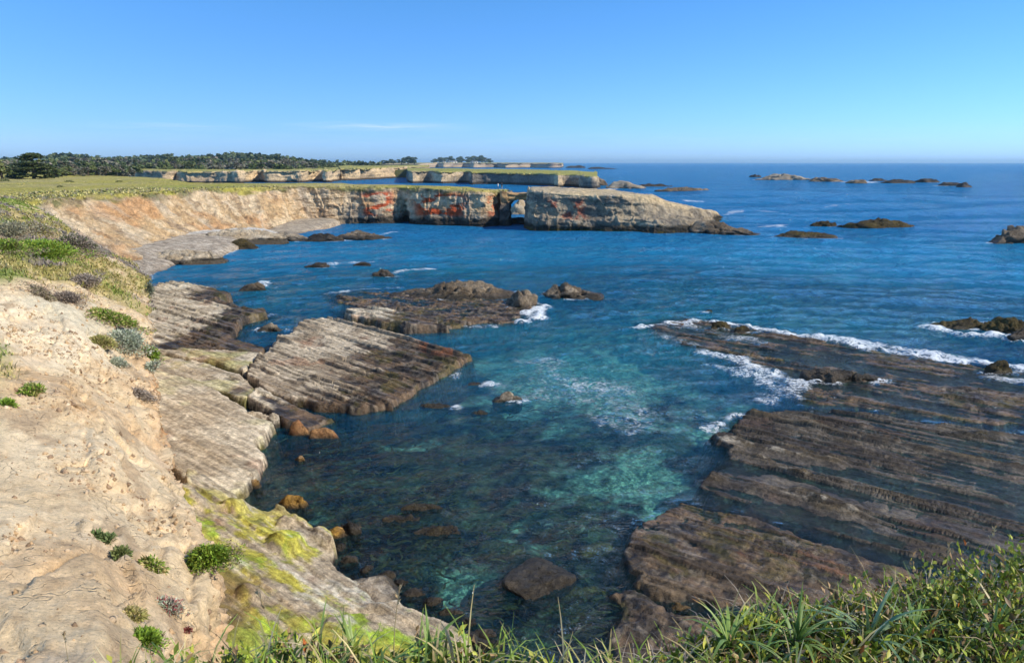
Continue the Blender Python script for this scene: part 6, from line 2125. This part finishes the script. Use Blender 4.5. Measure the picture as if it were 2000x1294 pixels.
# low shrubs on the meadow
def meadow_shrub(label, px, py, w, h, seed):
    p = at(px, py, 8.75)
    me = bush_mesh(0.5, 200, 0.16, MIDG, seed, 0.8)
    o = link('meadow_shrub', me, M_TREE, label=label, cat='shrub', group='low shrubs on the meadow')
    o.location = p
    o.scale = (w, w, h)


meadow_shrub('dark shrub on the meadow near the left edge', 8, 355, 3.0, 1.6, 1)
meadow_shrub('flat dark shrub in the middle of the meadow', 135, 356, 2.6, 1.1, 2)
meadow_shrub('small shrub on the meadow nearest the far wood', 233, 356, 2.0, 1.0, 3)
meadow_shrub('pale shrub on the meadow above the bay slope', 118, 366, 1.6, 0.8, 4)


# ------------------------------------------------------------------ white houses on the farthest point
def plain(name, col, rough=0.8):
    k = NT(name)
    n = k.noise(k.pos(), 0.8, 4)
    return k.done(k.bsdf(k.mix(n, tuple(c * 0.85 for c in col), col), rough))


M_WALL = plain('white_paint', (0.72, 0.70, 0.66)); M_ROOF = plain('grey_roof', (0.34, 0.31, 0.28)); M_WIN = plain('window_glass', (0.03, 0.035, 0.045), 0.15)


def box(x0, x1, y0, y1, z0, z1):
    V = np.array([(x, y, z) for z in (z0, z1) for y in (y0, y1) for x in (x0, x1)])
    return V, np.array(((0, 2, 3, 1), (4, 5, 7, 6), (0, 1, 5, 4), (2, 6, 7, 3), (0, 4, 6, 2), (1, 3, 7, 5)))


def house(label, px, py, dist, L, D, hw, hr, nwin):
    p = atY(px, py, dist)
    e = link('white_house', None, label=label, cat='house')
    e.location = (p[0], p[1], p[2])
    V, Q = box(-L / 2, L / 2, -D / 2, D / 2, -1.0, hw)
    link('wall', raw_mesh('wall', V, Q, None, False), M_WALL, e)
    V = np.array(((-L / 2 - .5, -D / 2 - .5, hw), (L / 2 + .5, -D / 2 - .5, hw), (L / 2 + .5, D / 2 + .5, hw), (-L / 2 - .5, D / 2 + .5, hw), (-L / 2 + 1, 0, hw + hr), (L / 2 - 1, 0, hw + hr)))
    roof = link('roof', raw_mesh('roof', V, np.array(((0, 1, 5, 4), (2, 3, 4, 5), (3, 2, 1, 0))), None, False, {}, np.array(((1, 2, 5), (3, 0, 4)))), M_ROOF, e)
    V, Q = box(-L * 0.2, -L * 0.2 + 1.0, -0.5, 0.5, hw, hw + hr + 1.0)
    link('chimney', raw_mesh('chimney', V, Q, None, False), M_WALL, roof)
    for k in range(nwin):
        x = -L / 2 + L * (k + 0.5) / nwin
        V, Q = box(x - 1.1, x + 1.1, -D / 2 - 0.06, -D / 2 + 0.02, hw * 0.3, hw * 0.8)
        link('window', raw_mesh('window', V, Q, None, False), M_WIN, e)


house('long white house with dark windows before the dark grove', 882, 318.8, 2080, 32, 9, 4.6, 2.0, 4)
house('smaller cream house right of the long white one', 926, 318.6, 2060, 22, 8, 3.8, 1.8, 3)
house('little grey house at the left end of the white house', 867, 318.8, 2100, 10, 8, 4.0, 1.6, 2)


# ------------------------------------------------------------------ two walkers at the end of the headland
def person(label, px, py, hgt, lean, top, legs, skin, seed, facing):
    import bmesh
    J = {'pelvis': (0, 0, 0.52), 'belly': (0, 0, 0.62), 'chest': (0.0, 0.0, 0.76), 'neck': (0, 0.005, 0.845), 'head': (0, 0.015, 0.90), 'crown': (0, 0.01, 0.965),
         'shl': (0.105, 0, 0.80), 'ell': (0.14, -0.01, 0.64), 'hal': (0.13, 0.06, 0.50), 'shr': (-0.105, 0, 0.80), 'elr': (-0.14, -0.01, 0.64), 'har': (-0.12, 0.06, 0.51),
         'hil': (0.055, 0, 0.49), 'knl': (0.065, 0.015 + lean, 0.27), 'anl': (0.07, lean * 1.5, 0.04), 'tol': (0.08, 0.07 + lean * 1.5, 0.015),
         'hir': (-0.055, 0, 0.49), 'knr': (-0.065, 0.01 - lean, 0.27), 'anr': (-0.07, -lean * 1.5, 0.04), 'tor': (-0.08, 0.07 - lean * 1.5, 0.015)}
    Rr = {'pelvis': .075, 'belly': .07, 'chest': .085, 'neck': .03, 'head': .048, 'crown': .04, 'shl': .04, 'ell': .028, 'hal': .022, 'shr': .04, 'elr': .028, 'har': .022,
          'hil': .055, 'knl': .038, 'anl': .025, 'tol': .02, 'hir': .055, 'knr': .038, 'anr': .025, 'tor': .02}
    E2 = [('pelvis', 'belly'), ('belly', 'chest'), ('chest', 'neck'), ('neck', 'head'), ('head', 'crown'), ('chest', 'shl'), ('shl', 'ell'), ('ell', 'hal'), ('chest', 'shr'), ('shr', 'elr'), ('elr', 'har'),
          ('pelvis', 'hil'), ('hil', 'knl'), ('knl', 'anl'), ('anl', 'tol'), ('pelvis', 'hir'), ('hir', 'knr'), ('knr', 'anr'), ('anr', 'tor')]
    ks = list(J)
    me = bpy.data.meshes.new('body_cage')
    me.from_pydata([tuple(c * hgt for c in J[k]) for k in ks], [(ks.index(a), ks.index(b)) for a, b in E2], [])
    o = bpy.data.objects.new('person', me); COL.objects.link(o)
    sk = o.modifiers.new('skin', 'SKIN')
    for i, k in enumerate(ks):
        me.skin_vertices[0].data[i].radius = (Rr[k] * hgt, Rr[k] * hgt * (0.75 if k in ('chest', 'belly', 'pelvis') else 1.0))
    me.skin_vertices[0].data[0].use_root = True
    sd_ = o.modifiers.new('sub', 'SUBSURF'); sd_.levels = 1; sd_.render_levels = 1
    dg = bpy.context.evaluated_depsgraph_get()
    m2 = bpy.data.meshes.new_from_object(o.evaluated_get(dg))
    bpy.data.objects.remove(o); bpy.data.meshes.remove(me)
    n = len(m2.vertices)
    co = np.zeros(n * 3, np.float32); m2.vertices.foreach_get('co', co); co = co.reshape(-1, 3) / hgt
    c = np.tile(np.array(top), (n, 1))
    c[co[:, 2] < 0.51] = legs
    c[(np.abs(co[:, 0]) > 0.10) & (co[:, 2] < 0.56)] = skin
    c[co[:, 2] > 0.835] = skin
    c[(co[:, 2] > 0.93) | ((co[:, 2] > 0.875) & (co[:, 1] < 0.0))] = (0.05, 0.035, 0.025)
    c[co[:, 2] < 0.03] = (0.05, 0.05, 0.05)
    a = m2.attributes.new('Col', 'FLOAT_COLOR', 'POINT')
    c4 = np.ones((n, 4), np.float32); c4[:, :3] = c
    a.data.foreach_set('color', c4.ravel())
    m2.polygons.foreach_set('use_smooth', np.ones(len(m2.polygons), bool))
    loc, nrm = hit(BVH_HEAD, px, py)
    if loc is None:
        loc = Vector(atY(px, py, 160.0))
    ob = link('person', m2, M_LEAF, label=label, cat='person', group='two walkers on the headland')
    ob.location = loc
    ob.rotation_euler = (0, 0, facing)


person('person in a white top standing at the end of the headland', 973, 370, 1.62, 0.03, (0.70, 0.70, 0.72), (0.08, 0.09, 0.14), (0.42, 0.27, 0.19), 1, 1.2)
person('person in a dark grey jacket and pale trousers beside the one in white', 980, 370, 1.76, 0.02, (0.05, 0.055, 0.065), (0.40, 0.38, 0.34), (0.42, 0.27, 0.19), 2, -0.5)

# ================================================================== sea air
def haze():
    x0, x1, y0, y1, z0, z1 = -18000, 18000, -60, 20500, -60, 60
    V, Q = box(x0, x1, y0, y1, z0, z1)
    k = NT('haze')
    v = k.n('ShaderNodeVolumePrincipled')
    v.inputs['Color'].default_value = (0.52, 0.80, 1.0, 1)
    v.inputs['Density'].default_value = 0.00007
    v.inputs['Anisotropy'].default_value = 0.2
    k.t.links.new(v.outputs[0], k.out.inputs['Volume'])
    o = link('haze', raw_mesh('haze', V, Q, None, False), k.mat, kind='stuff', label='thin sea haze over the whole coast', cat='haze')


haze()
